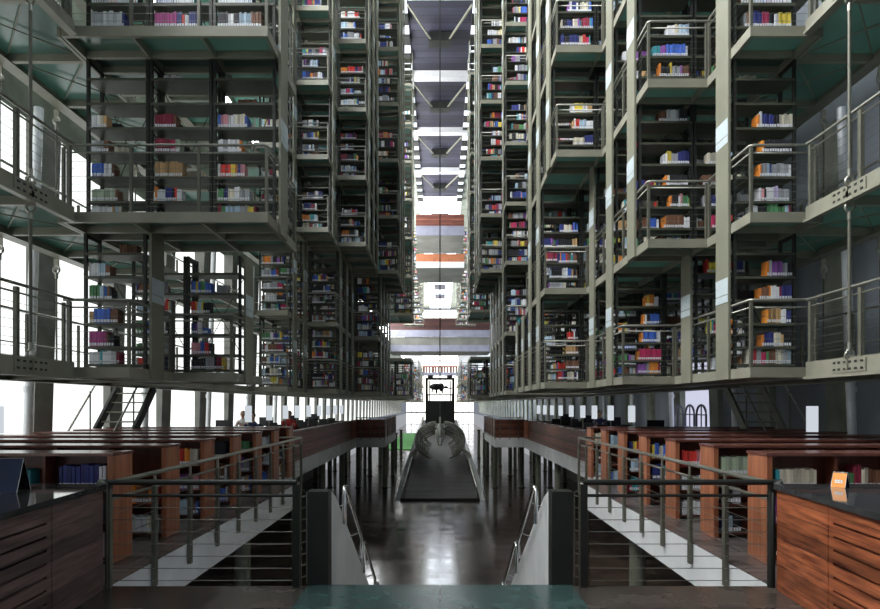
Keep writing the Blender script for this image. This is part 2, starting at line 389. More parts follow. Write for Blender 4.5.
sp_((L,0,0,0,5),'-'); sp_((L,0,0,0,4),'white*4:.21 pale_blue*3:.21 brown*2:.18'); sp_((L,0,0,0,3),'green*4:.24 pale_blue*2:.22 blue*1:.22 brown*1:.22 black*1:.18')
sp_((L,0,0,0,2),'tan*2:.2 blue*5:.23:.05 brown*3:.22'); sp_((L,0,0,0,1),'magenta*7:.25 brown*1:.22 black*2:.18')
sp_((L,0,1,0,4),'blue*2:.22 yellow*1:.22 blue*1:.22 green*2:.22 blue*3:.2'); sp_((L,0,1,0,3),'red*2:.22 orange*1:.22 pale_blue*2:.22 yellow*1:.22 black*3:.2')
sp_((L,0,1,0,2),'navy*2:.2 purple*1:.2 white*2:.22 blue*3:.12'); sp_((L,0,1,0,1),'pink*4:.22 blue*2:.24 red*2:.22 black*1:.2')
sp_((R,2,0,0,1),'grey*1:.24 brown*2:.24 navy*4:.25 crimson*3:.25 black*2:.22 white*2:.22 yellow*5:.24'); sp_((R,2,0,0,0),'white*5:.2 blue*3:.2')
sp_((R,1,0,0,6),'-'); sp_((R,1,0,0,5),'-')
sp_((R,1,0,0,4),'orange*1:.2 white*1:.27 navy*5:.22 black*2:.2 cream*5:.22'); sp_((R,1,0,0,3),'orange*1:.2 black*11:.2')
sp_((R,1,0,0,2),'orange*1:.2 grey*2:.22 pale_blue*1:.23 navy*1:.22 grey*7:.21 white*1:.2'); sp_((R,1,0,0,1),'white*1:.22 pink*1:.2 black*1:.2 white*3:.22 lavender*2:.24 grey*4:.2 pale_blue*1:.2')
sp_((R,0,0,0,5),'-'); sp_((R,0,0,0,4),'orange*1:.24 white*1:.26 purple*4:.24 grey*2:.22 black*2:.2'); sp_((R,0,0,0,3),'orange*1:.2 brown*3:.2 orange*1:.22 white*3:.22 maroon*1:.22 navy*4:.23')
sp_((R,0,0,0,2),'orange*1:.22 tan*5:.24 white*2:.22 navy*2:.2'); sp_((R,0,0,0,1),'orange*1:.2 navy*4:.22 cream*3:.22 tan*1:.2 black*3:.2')
sp_((R,2,1,0,3),'white*3:.2 cream*2:.22 pale_blue*5:.22'); sp_((R,2,1,0,2),'teal*4:.2 purple*3:.2 blue*9:.23 white*1:.2'); sp_((R,2,1,0,1),'orange*1:.24 black*4:.2 yellow*1:.28 grey*4:.2 purple*1:.22 brown*3:.2')
sp_((R,2,1,0,0),'orange*1:.2 magenta*9:.24 teal*5:.22')
sp_((R,1,1,0,4),'white*2:.2 yellow*2:.24 grey*3:.2 navy*5:.24'); sp_((R,1,1,0,3),'orange*1:.2 cream*1:.2 black*9:.2'); sp_((R,1,1,0,2),'orange*1:.2 black*3:.2 white*1:.2 pink*1:.24 green*3:.2'); sp_((R,1,1,0,1),'orange*1:.2 brown*5:.24 brown*3:.23 white*3:.2')
sp_((R,0,2,0,4),'orange*1:.2 yellow*1:.24 orange*3:.24 white*2:.2 yellow*1:.22'); sp_((R,0,2,0,3),'orange*1:.2 white*1:.2 black*2:.2 blue*5:.22'); sp_((R,0,2,0,2),'orange*1:.2 blue*7:.23 white*2:.22'); sp_((R,0,2,0,1),'orange*1:.2 crimson*11:.24')
sp_((R,2,3,0,3),'white*2:.22 yellow*5:.23 white*3:.22 tan*3:.22'); sp_((R,2,3,0,2),'tan*1:.2 white*1:.25 red*2:.23 pale_blue*4:.22 white*4:.2'); sp_((R,2,3,0,1),'cream*6:.18 navy*5:.23')
sp_((R,0,4,0,3),'red*4:.2 white*1:.22 black*2:.2'); sp_((R,0,4,0,2),'tan*6:.22 brown*2:.2'); sp_((R,0,4,0,1),'brown*8:.2')

def parse(txt):
    out = []
    for tk in txt.split():
        if tk == '-': continue
        a = tk.split(':'); nm, n = a[0].split('*'); h = float(a[1]) if len(a) > 1 else .21; w = float(a[2]) if len(a) > 2 else .038
        out.append((nm.replace('_', ' '), int(n), h, w))
    return out
SETS = ['white','white','white','white','pale blue','pale blue','pale blue','cream','cream','blue','blue','navy','navy','navy','maroon','crimson','red','orange','yellow','tan','brown','brown','black','black','black','green','teal','purple','grey','grey','grey','black']
def fill_shelf(key, x0, x1, z, yfront, where, shelfname, side, hmax=.25, anchor=None, dens=1.0):
    """books on one shelf between x0<x1, spines towards the camera"""
    if key in SPEC: runs = parse(SPEC[key])
    else:
        if random.random() < .10: runs = []
        else:
            runs = []; tot = random.uniform(.45, .88)*(x1-x0)*dens
            while tot > 0:
                nm = random.choice(SETS); n = random.choice((1,1,2,3,4,6)); w = random.uniform(.03,.046); h = random.uniform(.19, hmax)
                n = min(n, max(1, int(tot/w))); runs.append((nm, n, h, w)); tot -= n*w
    if not runs: return
    T = sum(n*w for _, n, _, w in runs)
    sc = min(1.0, (x1-x0-.02)/T/1.06)
    x = x0+.02 if side < 0 else x1-.015-T*sc*1.0
    for nm, n, h, w in runs:
        x = put_run(x, z, yfront, [nm]*n, w*sc, min(h, hmax+.02), where, shelfname)
        if x > x1-.05: break

# ------------------------------------------------------------------ hanging bookcases
def shelf_heights(lv):
    """local heights above the deck top; the first is the deck-level shelf"""
    H = LZ[lv+1]-LZ[lv]-DT
    n = 7 if H > 2.4 else 6
    base = .08; first = .35
    top = H-.30
    return [base]+[first+(top-first)*i/(n-2) for i in range(n-1)]
def bookcase_parts(H, sh, t, endside=0, brace=True, outer=True):
    """local origin: void-side end of the bay, deck top; the bay runs +X for the right side (mirrored by sd)"""
    for x in (.03, .95):
        MB().box(x-.022, x+.022, 0, .05, 0, H).box(x-.022, x+.022, DEP-.05, DEP, 0, H).box(x-.012, x+.012, .05, DEP-.05, H*.0, H*.0+.05).box(x-.012, x+.012, .05, DEP-.05, H-.06, H).build('upright', M['steel_dark'], t)
    for z in sh:
        MB().box(.03, .95, -.005, DEP+.005, z-.022, z).box(.03, .95, -.012, -.005, z-.035, z+.004).build('shelf', M['shelf'], t)
    if brace:
        MB().tube([(.06, DEP-.02, H*.12), (.93, DEP-.02, H*.88)], .007, 5).build('cross_brace', M['steel_dark'], t)
        MB().tube([(.93, DEP-.005, H*.12), (.06, DEP-.005, H*.88)], .007, 5).build('cross_brace', M['steel_dark'], t)
    if endside:
        e = MB().box(-.08, -.042, 0, DEP, -.15, H).build('end_panel', M['plate'], t)
        s = MB().box(-.086, -.0805, .01, DEP-.01, H*.50, H*.50+.11).box(-.086, -.0805, .01, DEP-.01, H*.50+.125, H*.50+.38).build('row_sign', M['sign'], e)
        s['label'] = 'pale row sign'
protos = {}
def mirrored(mb_t):  # mirror the meshes of a prototype about x for the left side
    pass
def far_mesh(H, sh, end):
    m = MB()
    for x in (.03, .95):
        m.box(x-.02, x+.02, 0, .05, 0, H, 0).box(x-.02, x+.02, DEP-.05, DEP, 0, H, 0)
    for z in sh: m.box(.03, .95, 0, DEP, z-.025, z, 1)
    if end:
        m.box(-.08, -.042, 0, DEP, -.15, H, 2); m.box(-.086, -.0805, .02, DEP-.02, H*.5, H*.5+.37, 3)
    return m
FARMATS = [M['steel_dark'], M['shelf'], M['plate'], M['sign']]
def get_proto(lv, end, far, sd):
    H = round(LZ[lv+1]-LZ[lv]-DT, 3); key = (H, end, far, sd)
    if key in protos: return protos[key], False
    sh = shelf_heights(lv)
    if far:
        m = far_mesh(H, sh, end)
        if sd < 0: m.v = [(-x, y, z) for x, y, z in m.v]; m.f = [tuple(reversed(f)) for f in m.f]
        o = m.build('steel_bookcase', FARMATS)
    else:
        o = bpy.data.objects.new('steel_bookcase', None); C.objects.link(o); o.empty_display_size = .1
        bookcase_parts(H, sh, o, end)
        if sd < 0:
            def flip(ob):
                if ob.data:
                    me = ob.data
                    for v in me.vertices: v.co.x = -v.co.x
                    me.flip_normals()
                for ch in ob.children: flip(ch)
            flip(o)
    protos[key] = o
    return o, True
# layout: (Y front of the row, {level: inner X})
def lev(d, upto=9):
    out = {}
    for rng, x in d:
        for l in range(rng[0], min(rng[1], 8)+1): out[l] = x
    return out
LEFT = [
 (9.90,  lev([((0,0),4.5), ((1,8),2.5)])),
 (11.40, lev([((0,0),3.5)])),
 (19.50, lev([((0,1),4.5), ((2,8),4.5)])),
 (20.40, lev([((2,8),3.45)])),
 (21.00, lev([((0,1),4.5)])),
 (22.20, lev([((0,1),3.5), ((2,8),2.5)])),
 (23.70, lev([((0,1),3.5), ((2,8),2.5)])),
 (25.20, lev([((0,1),3.5), ((2,8),2.5)])),
 (26.70, lev([((0,1),2.5), ((2,8),1.7)])),
 (28.20, lev([((0,1),2.5), ((2,8),1.7)])),
 (29.70, lev([((0,1),2.5), ((2,8),1.7)])),
 (31.20, lev([((0,1),2.5), ((2,8),2.5)])),
 (38.80, lev([((0,8),1.7)])),
 (40.80, lev([((0,8),1.7)])),
 (43.50, lev([((0,8),2.5)])),
 (47.0, lev([((0,8),2.5)])),
 (50.5, lev([((0,8),2.5)])),
 (54.0, lev([((0,8),2.5)])),
 (58.0, lev([((0,8),2.5)])),
 (76.0, lev([((0,8),2.5)])),
 (80.0, lev([((0,8),2.5)])),
 (86.0, lev([((0,8),2.5)])),
 (92.0, lev([((0,8),2.5)])),
 (98.0, lev([((0,8),2.5)])),
]
RIGHT = [
 (9.90,  lev([((0,8),4.5)])),
 (11.40, lev([((0,0),4.5), ((1,8),3.5)])),
 (12.90, lev([((0,8),3.5)])),
 (14.40, lev([((0,1),3.5), ((2,8),2.5)])),
 (15.90, lev([((0,8),2.5)])),
 (17.40, lev([((0,8),2.5)])),
 (18.90, lev([((0,0),2.5)])),
 (20.40, lev([((0,0),2.5)])),
 (25.00, lev([((0,1),2.5), ((2,8),2.5)])),
 (26.50, lev([((0,1),2.5), ((2,8),1.65)])),
 (28.00, lev([((0,1),2.5), ((2,8),1.65)])),
 (29.50, lev([((0,1),2.5), ((2,8),1.65)])),
 (31.00, lev([((0,1),2.5), ((2,8),2.5)])),
 (37.50, lev([((0,8),1.75)])),
 (39.50, lev([((0,8),1.75)])),
 (43.50, lev([((0,8),2.5)])),
 (47.0, lev([((0,8),2.5)])),
 (50.5, lev([((0,8),2.5)])),
 (54.0, lev([((0,8),2.5)])),
 (58.0, lev([((0,8),2.5)])),
 (76.0, lev([((0,8),2.5)])),
 (80.0, lev([((0,8),2.5)])),
 (86.0, lev([((0,8),2.5)])),
 (92.0, lev([((0,8),2.5)])),
 (98.0, lev([((0,8),2.5)])),
]
PITCH = .98
bays = []
def gap(Y, l):      # open tiers in front of the wide bridge
    return (37 < Y < 42 and l == 1) or (42 < Y < 62 and l in (1, 2)) or (Y > 62 and l in (2, 3, 4))
for sd, rows in ((-1, LEFT), (1, RIGHT)):
    for ri, (Y, lv) in enumerate(rows):
        for l, xi in lv.items():
            if l > 8 or gap(Y, l): continue
            if LZ[l] > zvis(Y+DEP)+.25: continue
            nb = max(1, int((XO-xi)/PITCH+.35))
            if Y > 18: nb = min(nb, 3)
            if Y > 35: nb = min(nb, 2)
            for b in range(nb):
                bays.append((sd, ri, Y, l, xi, b))
# the largest seen are things of their own, the rest one object
bays.sort(key=lambda t: (t[2], t[5]))
NIND = 290
farstuff = MB()
STACK = {}
for n, (sd, ri, Y, l, xi, b) in enumerate(bays):
    H = LZ[l+1]-LZ[l]-DT; zt = LZ[l]+DT
    x = sd*(xi+.04+b*PITCH)
    near = Y < 27.5 and b < 3 and n < NIND
    end = 1 if b == 0 else 0
    where = '%s stacks, %s row, %s tier, %s bay' % (SN(sd), ORD[ri], TIER[l], ORD[b])
    if n < NIND:
        far = Y > 24.5
        p, new = get_proto(l, end, far, sd)
        o = p if new else copy_tree(p)
        o.location = (x, Y, zt)
        tag(o, 'steel bookcase, %s tier, %s stacks, %s row back, %s bay from the void' % (TIER[l], SN(sd), ORD[ri], ORD[b]), 'bookcase', 'hanging steel bookcases')
    else:
        m = far_mesh(H, shelf_heights(l), end)
        if sd < 0: m.v = [(-a, c, d) for a, c, d in m.v]; m.f = [tuple(reversed(f)) for f in m.f]
        off = len(farstuff.v)
        farstuff.v.extend([(a+x, c+Y, d+zt) for a, c, d in m.v])
        farstuff.f.extend([tuple(i+off for i in f) for f in m.f]); farstuff.mi.extend(m.mi); farstuff.sm.extend(m.sm); farstuff.c.extend(m.c)
    sh = shelf_heights(l)
    xa, xb = sorted((x+sd*.06, x+sd*.92))
    for si, z in enumerate(sh):
        if zt+z > zvis(Y)+.1: continue
        if si >= len(sh)-2 and (sd, l, ri, b, si) not in SPEC and random.random() < .75: continue
        if Y > 35 and random.random() < .25: continue
        fill_shelf((sd, l, ri, b, si), xa, xb, zt+z, Y+.015, where, ORD[si]+' shelf', sd, min(.26, (sh[1]-sh[0])*.92 if si == 0 else .26))
        if Y < 18 and random.random() < .45:        # books on the far face of the same shelf
            x_ = random.uniform(xa, xa+.4)
            put_run(x_, zt+z, Y+DEP-.16, [random.choice(('brown','black','cream','white'))]*random.randint(4, 9), .04, .2, where, ORD[si]+' shelf', depth=.14, lab=False)
if farstuff.v:
    tag(farstuff.build('steel_bookcases', FARMATS), 'distant ranks of steel bookcases along both sides of the void', 'bookcases', kind='stuff')

# ------------------------------------------------------------------ decks, joists and railings
def contiguous(rows, l):
    """merge rows of one level into deck rectangles: (xi, y0, y1)"""
    out = []
    ys = [(Y, lv[l]) for Y, lv in rows if l in lv and not (gap(Y, l) and Y > 42)]
    for i, (Y, xi) in enumerate(ys):
        y0 = Y-.62; y1 = Y+.45+.75
        if out and abs(out[-1][0]-xi) < .05 and y0-out[-1][2] < 2.0:
            out[-1][2] = y1
        else:
            if out and y0-out[-1][2] < 1.6 and y0 < out[-1][2]+1.6: 
                if xi < out[-1][0]: out[-1][2] = y0
                else: y0 = out[-1][2]
            out.append([xi, y0, y1])
    return out
deckn = {}
def add_deck(sd, l, xi, y0, y1, name_idx, side_rail=True, front_rail=True, xo=XO):
    z = LZ[l]; far = y0 > 30
    L_ = y1-y0
    t = empty('glass_deck', (0, y0, z), 'green glass walkway deck, %s tier, %s platform along the %s stacks' % (TIER[l], ORD[name_idx], SN(sd)), 'deck', 'glass decks of the stacks')
    bh = DT
    fb = MB().box(sd*xi, sd*xo, 0, .06, 0, bh)
    fb.build('edge_beam', M['steel_beam'], t)
    MB().box(sd*xi, sd*xo, L_-.06, L_, 0, bh).build('edge_beam', M['steel_beam'], t)
    MB().box(sd*xi, sd*(xi+.05), 0.06, L_-.06, 0, bh).build('edge_beam', M['steel_beam'], t)
    nj = max(1, round((xo-xi)/PITCH))
    for j in range(1, nj+1):
        xj = xi+j*(xo-xi)/nj-.04
        MB().box(sd*xj, sd*(xj+.04), .06, L_-.06, 0, bh-.03).build('joist', M['steel_beam'], t)
    yy = .62
    while yy < L_-.3:
        MB().box(sd*(xi+.05), sd*(xo-.05), yy-.03, yy+.03, .01, bh-.03).build('cross_beam', M['steel_beam'], t)
        MB().box(sd*(xi+.05), sd*(xo-.05), yy+.42, yy+.48, .01, bh-.03).build('cross_beam', M['steel_beam'], t) if not far else None
        yy += 1.5 if not far else 3.0
    g = MB().box(sd*(xi+.02), sd*(xo-.02), .03, L_-.03, bh-.03, bh-.004).build('glass_floor', M['glass_deck'], t)
    g['label'] = 'pale green glass panels'
    # railing
    if far: return
    r = empty('cable_railing', (0, y0, z+DT), 'steel cable railing round the %s tier deck, %s platform on the %s' % (TIER[l], ORD[name_idx], SN(sd)), 'railing', 'deck railings')
    x0 = sd*(xi+.02); x1 = sd*(xo-.03); rh = .98
    posts = [(x0, .03)]
    npx = max(1, round((xo-xi)/1.0))
    frontx = [x0+(x1-x0)*i/npx for i in range(npx+1)]
    frx = frontx if front_rail else [x0]
    for xp in frx: 
        MB().box(xp-.02, xp+.02, .0, .045, 0, rh-.04).build('post', M['railpost'], r)
    nY = max(1, round(L_/1.5)); 
    for i in range(1, nY+1):
        yp = .02+(L_-.06)*i/nY
        MB().box(x0-.02, x0+.02, yp-.02, yp+.02, 0, rh-.04).build('post', M['railpost'], r)
    path = [(x0, L_-.04, rh), (x0, .06, rh), (x0+sd*.04, .02, rh-.005)] + ([(x1, .02, rh)] if front_rail else [])
    MB().tube(path, .021, 8).build('handrail', M['rail'], r)
    path2 = [(x0, L_-.04, rh-.11), (x0, .04, rh-.11)] + ([(x1, .02, rh-.11)] if front_rail else [])
    MB().tube(path2, .013, 6).build('lower_rail', M['rail'], r)
    for q in range(7):
        zc = .08+q*.11
        if front_rail: MB().tube([(x0, .02, zc), (x1, .02, zc)], .003, 4).build('cable', M['cable'], r)
        MB().tube([(x0, .02, zc), (x0, L_-.04, zc)], .003, 4).build('cable', M['cable'], r)
for sd, rows in ((-1, LEFT), (1, RIGHT)):
    for l in range(0, 9):
        decks = contiguous(rows, l)
        prev = None
        for i, (xi, y0, y1) in enumerate(decks):
            if LZ[l] > zvis(y1)+.1: continue
            fr = not (prev is not None and abs(prev[2]-y0) < .1 and prev[0] <= xi)
            if y0 > 45 and l > 8: continue
            xo_front = XO
            add_deck(sd, l, xi, y0, y1, i, True, fr)
            prev = (xi, y0, y1)

# walkways along the side walls, with hanger rods
ROD_Y_IN = [8.4, 5.0, 14.0, 17.5, 24.5, 30.5, 36.5]
for sd in (-1, 1):
    for l in range(0, 7):
        z = LZ[l]; xa = 5.30 if l < 9 else XO; xb = 6.82
        ye = 62 if l == 0 else 40
        t = empty('side_walkway', (0, 0, z), 'long green glass walkway, %s tier, between the stacks and the %s wall' % (TIER[l], SN(sd)), 'walkway', 'walkways along the side walls')
        if l >= 4:
            MB().box(sd*5.52, sd*5.57, 14, 60, 0, .14).box(sd*6.75, sd*6.82, 14, 60, 0, .16).build('edge_beam', M['steel_beam'], t)
            for q in range(14): MB().box(sd*5.57, sd*6.75, 14.5+q*1.5, 14.58+q*1.5, 0, .12).build('cross_beam', M['steel_beam'], t)
            MB().box(sd*5.56, sd*6.78, 14, 60, .125, .146).build('glass_floor', M['glass_deck'], t)
            continue
        MB().box(sd*5.30, sd*5.37, 0, 9.28, 0, .22).build('edge_beam', M['steel_beam'], t)
        MB().box(sd*5.22, sd*5.30, 0, 9.20, -.03, .01).build('edge_flange', M['steel_beam'], t)
        MB().box(sd*5.52, sd*5.57, 9.30, ye, 0, .14).build('edge_beam', M['steel_beam'], t)
        MB().box(sd*6.75, sd*6.82, 0, ye, 0, .16).box(sd*6.68, sd*6.90, 0, ye, -.015, .0).build('edge_beam', M['steel_beam'], t)
        y = 1.0; q = 0
        while y < min(ye, 34):
            MB().box(sd*(5.37 if y < 9.28 else 5.57), sd*6.75, y-.04, y+.04, .0, .12).build('cross_beam', M['steel_beam'], t)
            if y > 7 and y < 16:
                for a, b_ in ((0, 1), (1, 0)):
                    MB().tube([(sd*(5.6+a*1.1), y+.08, .09-.015*a), (sd*(5.6+b_*1.1), y+1.42, .09-.015*a)], .011, 6).build('cross_brace', M['steel_beam'], t)
            y += 1.5
        g = MB().box(sd*5.34, sd*6.78, .0, 9.28, .125, .146).box(sd*5.56, sd*6.78, 9.28, ye, .125, .146).build('glass_floor', M['glass_deck'], t)
        sp = MB().box(sd*5.285, sd*5.30, 7.95, 8.65, .03, .2).build('splice_plate', M['steel_beam'], t)
        bt = MB()
        for by in (8.02, 8.14, 8.26, 8.36, 8.48, 8.58):
            for bz in (.07, .16): bt.box(sd*5.279, sd*5.285, by-.025, by+.025, bz-.014, bz+.014)
        bt.build('bolt_row', M['steel_dark'], sp)
        # inner railing on the camera side
        r = empty('cable_railing', (0, 0, z+.15), 'steel cable railing beside the %s tier walkway at the %s wall' % (TIER[l], SN(sd)), 'railing', 'walkway railings')
        x0 = sd*5.33
        for yp in (3.2, 4.5, 5.8, 7.3, 8.1 if sd > 0 else 8.05, 9.2):
            MB().box(x0-.025, x0+.025, yp-.03, yp+.03, -.05, .94).build('post', M['railpost'], r)
        MB().tube([(x0, 0.5, .98), (x0, 9.1, .98), (x0-sd*.04, 9.24, .97)], .021, 8).build('handrail', M['rail'], r)
        MB().tube([(x0, 0.5, .87), (x0, 9.2, .87)], .013, 6).build('lower_rail', M['rail'], r)
        for q in range(7): MB().tube([(x0, .5, .08+q*.11), (x0, 9.2, .08+q*.11)], .003, 4).build('cable', M['cable'], r)
        r2 = empty('cable_railing', (0, 0, z+.15), 'outer steel cable railing of the %s tier walkway facing the %s wall' % (TIER[l], SN(sd)), 'railing', 'outer walkway railings')
        x0 = sd*6.78
        for i in range(16): MB().box(x0-.02, x0+.02, 3+i*1.5-.02, 3+i*1.5+.02, -.05, .94).build('post', M['railpost'], r2)
        MB().tube([(x0, 0.5, .98), (x0, 27, .98)], .02, 8).build('handrail', M['rail'], r2)
        MB().tube([(x0, 0.5, .45), (x0, 27, .45)], .012, 6).build('lower_rail', M['rail'], r2)
# hanger rods with forked ends between tiers
def rod(x, y, z0, z1, label, group, r=.016):
    t = empty('hanger_rod', (x, y, z0), label, 'hanger rod', group)
    H = z1-z0
    MB().tube([(0,0,.34), (0,0,H-.32)], r, 8).build('rod', M['railpost'], t)
    for zc, s in ((.2, 1), (H-.18, -1)):
        b = MB(); pts = [(.055*math.cos(a), 0, zc+.07*math.sin(a)) for a in [2*PI*i/12 for i in range(13)]]
        b.tube(pts, .018, 6); b.tube([(0,0,zc+s*.06), (0,0,zc+s*.16)], .028, 8)
        b.build('hook', M['rail'], t)
        MB().box(-.045, .045, -.012, .012, min(zc-s*.2, zc), max(zc-s*.2, zc)).build('lug_plate', M['steel_beam'], t)
for sd in (-1, 1):
    for l in range(0, 3):
        gap = '%s and %s tiers' % (TIER[l], TIER[l+1])
        rod(sd*5.31, 8.30, LZ[l]+.05, LZ[l+1]+.1, 'steel hanger rod with hooks, inner %s walkway, from %s tier up' % (SN(sd), TIER[l]), 'hanger rods of the walkways', .022)
        for i, yy in enumerate((10.1, 11.6, 14.6)):
            rod(sd*6.95, yy, LZ[l]+.05, LZ[l+1]-.02, '%s outer hanger rod at the %s wall, from %s tier up' % (ORD[i], SN(sd), TIER[l]), 'outer hanger rods of the walkways', .016)
# ------------------------------------------------------------------ wall pipes
for sd in (-1, 1):
    for i, yy in enumerate((12.6, 17.6, 22.4, 27.0, 31.5)):
        MB_ = MB().tube([(sd*8.15, yy, 0.0), (sd*8.05, yy, 3.0), (sd*7.9, yy, 7.5)], .085, 12)
        MB_.tube([(sd*8.10, yy, 1.9), (sd*8.096, yy, 2.02)], .1, 12)
        tag(MB_.build('wall_pipe', M['pipe']), 'white steel pipe rising up the %s wall, %s from the camera' % (SN(sd), ORD[i]), 'pipe', 'wall pipes')

# ------------------------------------------------------------------ stairs up from the reading floor
for sd in (-1, 1):
    t = empty('steel_stair', (sd*7.1, 12.9, 0), 'open steel stair with two slanted stringers and bar treads at the %s wall' % SN(sd), 'stair', 'stairs to the lowest tier')
    for s in (-1, 1):
        MB().bar((s*.42, 0, 0.0), (s*.42, 2.05, 2.05), .06, .2).build('stringer', M['steel_dark'] if sd < 0 else M['steel'], t)
    for i in range(9):
        z = .2+i*.215
        MB().box(-.39, .39, z-.03, z+.22, z-.015, z+.015).build('tread', M['steel_beam'], t)
    for s in (-1, 1):
        MB().tube([(s*.47-.0, -.15, .85), (s*.47, 2.0, 2.9)], .02, 8).build('handrail', M['rail'], t)
        for q in (0.1, .95): MB().tube([(s*.47, q*1.0, q), (s*.47, q*1.0, q+1.0)], .016, 6).build('baluster', M['railpost'], t)
    MB().bar((-sd*1.35, -.2, 1.0), (-sd*1.0+sd*.3, 1.6, 2.1), .04, .05).build('side_rail', M['rail'], t) if False else None

# ------------------------------------------------------------------ wooden bookcases on the reading floors
def wood_case(sd, k, Y, x_in=3.4, length=4.1, tall=1.15):
    t = empty('wooden_bookcase', (sd*x_in, Y, 0), 'long low wooden bookcase, %s row from the camera on the %s reading floor' % (ORD[k], SN(sd)), 'bookcase', 'wooden bookcases of the reading floors')
    D = .42; L_ = length
    e = MB().box(0, sd*.055, 0, D, 0, tall-.03).build('end_panel', M['wood_end'], t)
    MB().box(sd*(L_-.055), sd*L_, 0, D, 0, tall-.03).build('end_panel', M['wood_end'], t)
    MB().box(-sd*.01, sd*(L_+.01), -.015, D+.015, tall-.03, tall).build('top_board', M['case_top'], t)
    MB().box(sd*.055, sd*(L_-.055), D/2-.01, D/2+.01, 0.06, tall-.03).build('back_board', M['wood_case'], t)
    for z in (.06, .42, .77):
        MB().box(sd*.055, sd*(L_-.055), 0.01, D-.01, z-.02, z).build('shelf', M['wood_case'], t)
    n = int(L_/.62); st = (L_-.11)/n
    for i in range(1, n):
        MB().box(sd*(.055+i*st-.015), sd*(.055+i*st+.015), .005, D-.005, 0, tall-.03).build('divider', M['wood_case'], t)
    for i in range(n):
        a = sd*(x_in+.055+i*st+.03); b = sd*(x_in+.055+(i+1)*st-.03)
        xa, xb = min(a, b), max(a, b)
        for si, z in enumerate((.06, .42, .77)):
            key = ('W', sd, k, i, si)
            if random.random() < .1 and k > 0: continue
            fill_shelf(key, xa, xb, z, Y+.03, 'wooden bookcase, %s row, %s reading floor' % (ORD[k], SN(sd)), ORD[si]+' shelf', -1 if (sd < 0 and i > 0) else (1 if sd < 0 else -1), .27, dens=1.0)
sp_(('W',L,0,0,2),'navy*9:.25:.045 white*2:.25'); sp_(('W',L,0,1,2),'red*2:.22:.045 orange*1:.22 red*1:.2 blue*2:.21 maroon*2:.2 pale_blue*1:.2 teal*3:.21')
sp_(('W',R,0,1,2),'grey*3:.17 green*1:.17 maroon*2:.25 cream*2:.22 brown*3:.2'); sp_(('W',R,0,0,2),'teal*1:.21 cream*10:.21'); sp_(('W',R,0,2,2),'blue*1:.24 navy*4:.22')
sp_(('W',L,1,0,2),'yellow*2:.27 blue*1:.22 yellow*2:.24 pale_blue*2:.22 orange*2:.22 blue*2:.2'); sp_(('W',L,1,0,1),'teal*2:.22 orange*2:.24 brown*4:.2 orange*2:.2 red*1:.22'); sp_(('W',L,1,0,0),'white*8:.2 cream*2:.2 white*2:.2')
sp_(('W',L,2,0,2),'teal*2:.22 blue*2:.24 red*2:.24 orange*2:.24 cream*3:.24'); sp_(('W',L,2,0,1),'cream*3:.2 purple*3:.22 magenta*2:.22 pink*2:.2'); sp_(('W',L,2,0,0),'pale_blue*6:.22 white*1:.2 brown*2:.24 blue*1:.2')
sp_(('W',R,1,0,2),'pale_green*9:.24:.045 green*3:.22'); sp_(('W',R,1,0,1),'black*4:.2 grey*3:.2'); sp_(('W',R,1,0,0),'navy*2:.2 pale_blue*2:.2 black*3:.2')
sp_(('W',R,2,0,2),'red*6:.22 pink*2:.22 cream*2:.2 white*3:.2'); sp_(('W',R,2,0,1),'white*3:.2 grey*4:.2 white*4:.2 cream*2:.22'); sp_(('W',R,2,0,0),'white*7:.2 grey*6:.2')
sp_(('W',R,3,0,2),'yellow*1:.24 blue*2:.24 cream*2:.2 blue*4:.22 pale_blue*3:.2'); sp_(('W',R,4,0,2),'navy*2:.2 yellow*2:.2 red*1:.2 green*2:.22')
CASEY = [6.65+1.29*k for k in range(7)]
for sd in (-1, 1):
    for k, Y in enumerate(CASEY): wood_case(sd, k, Y)

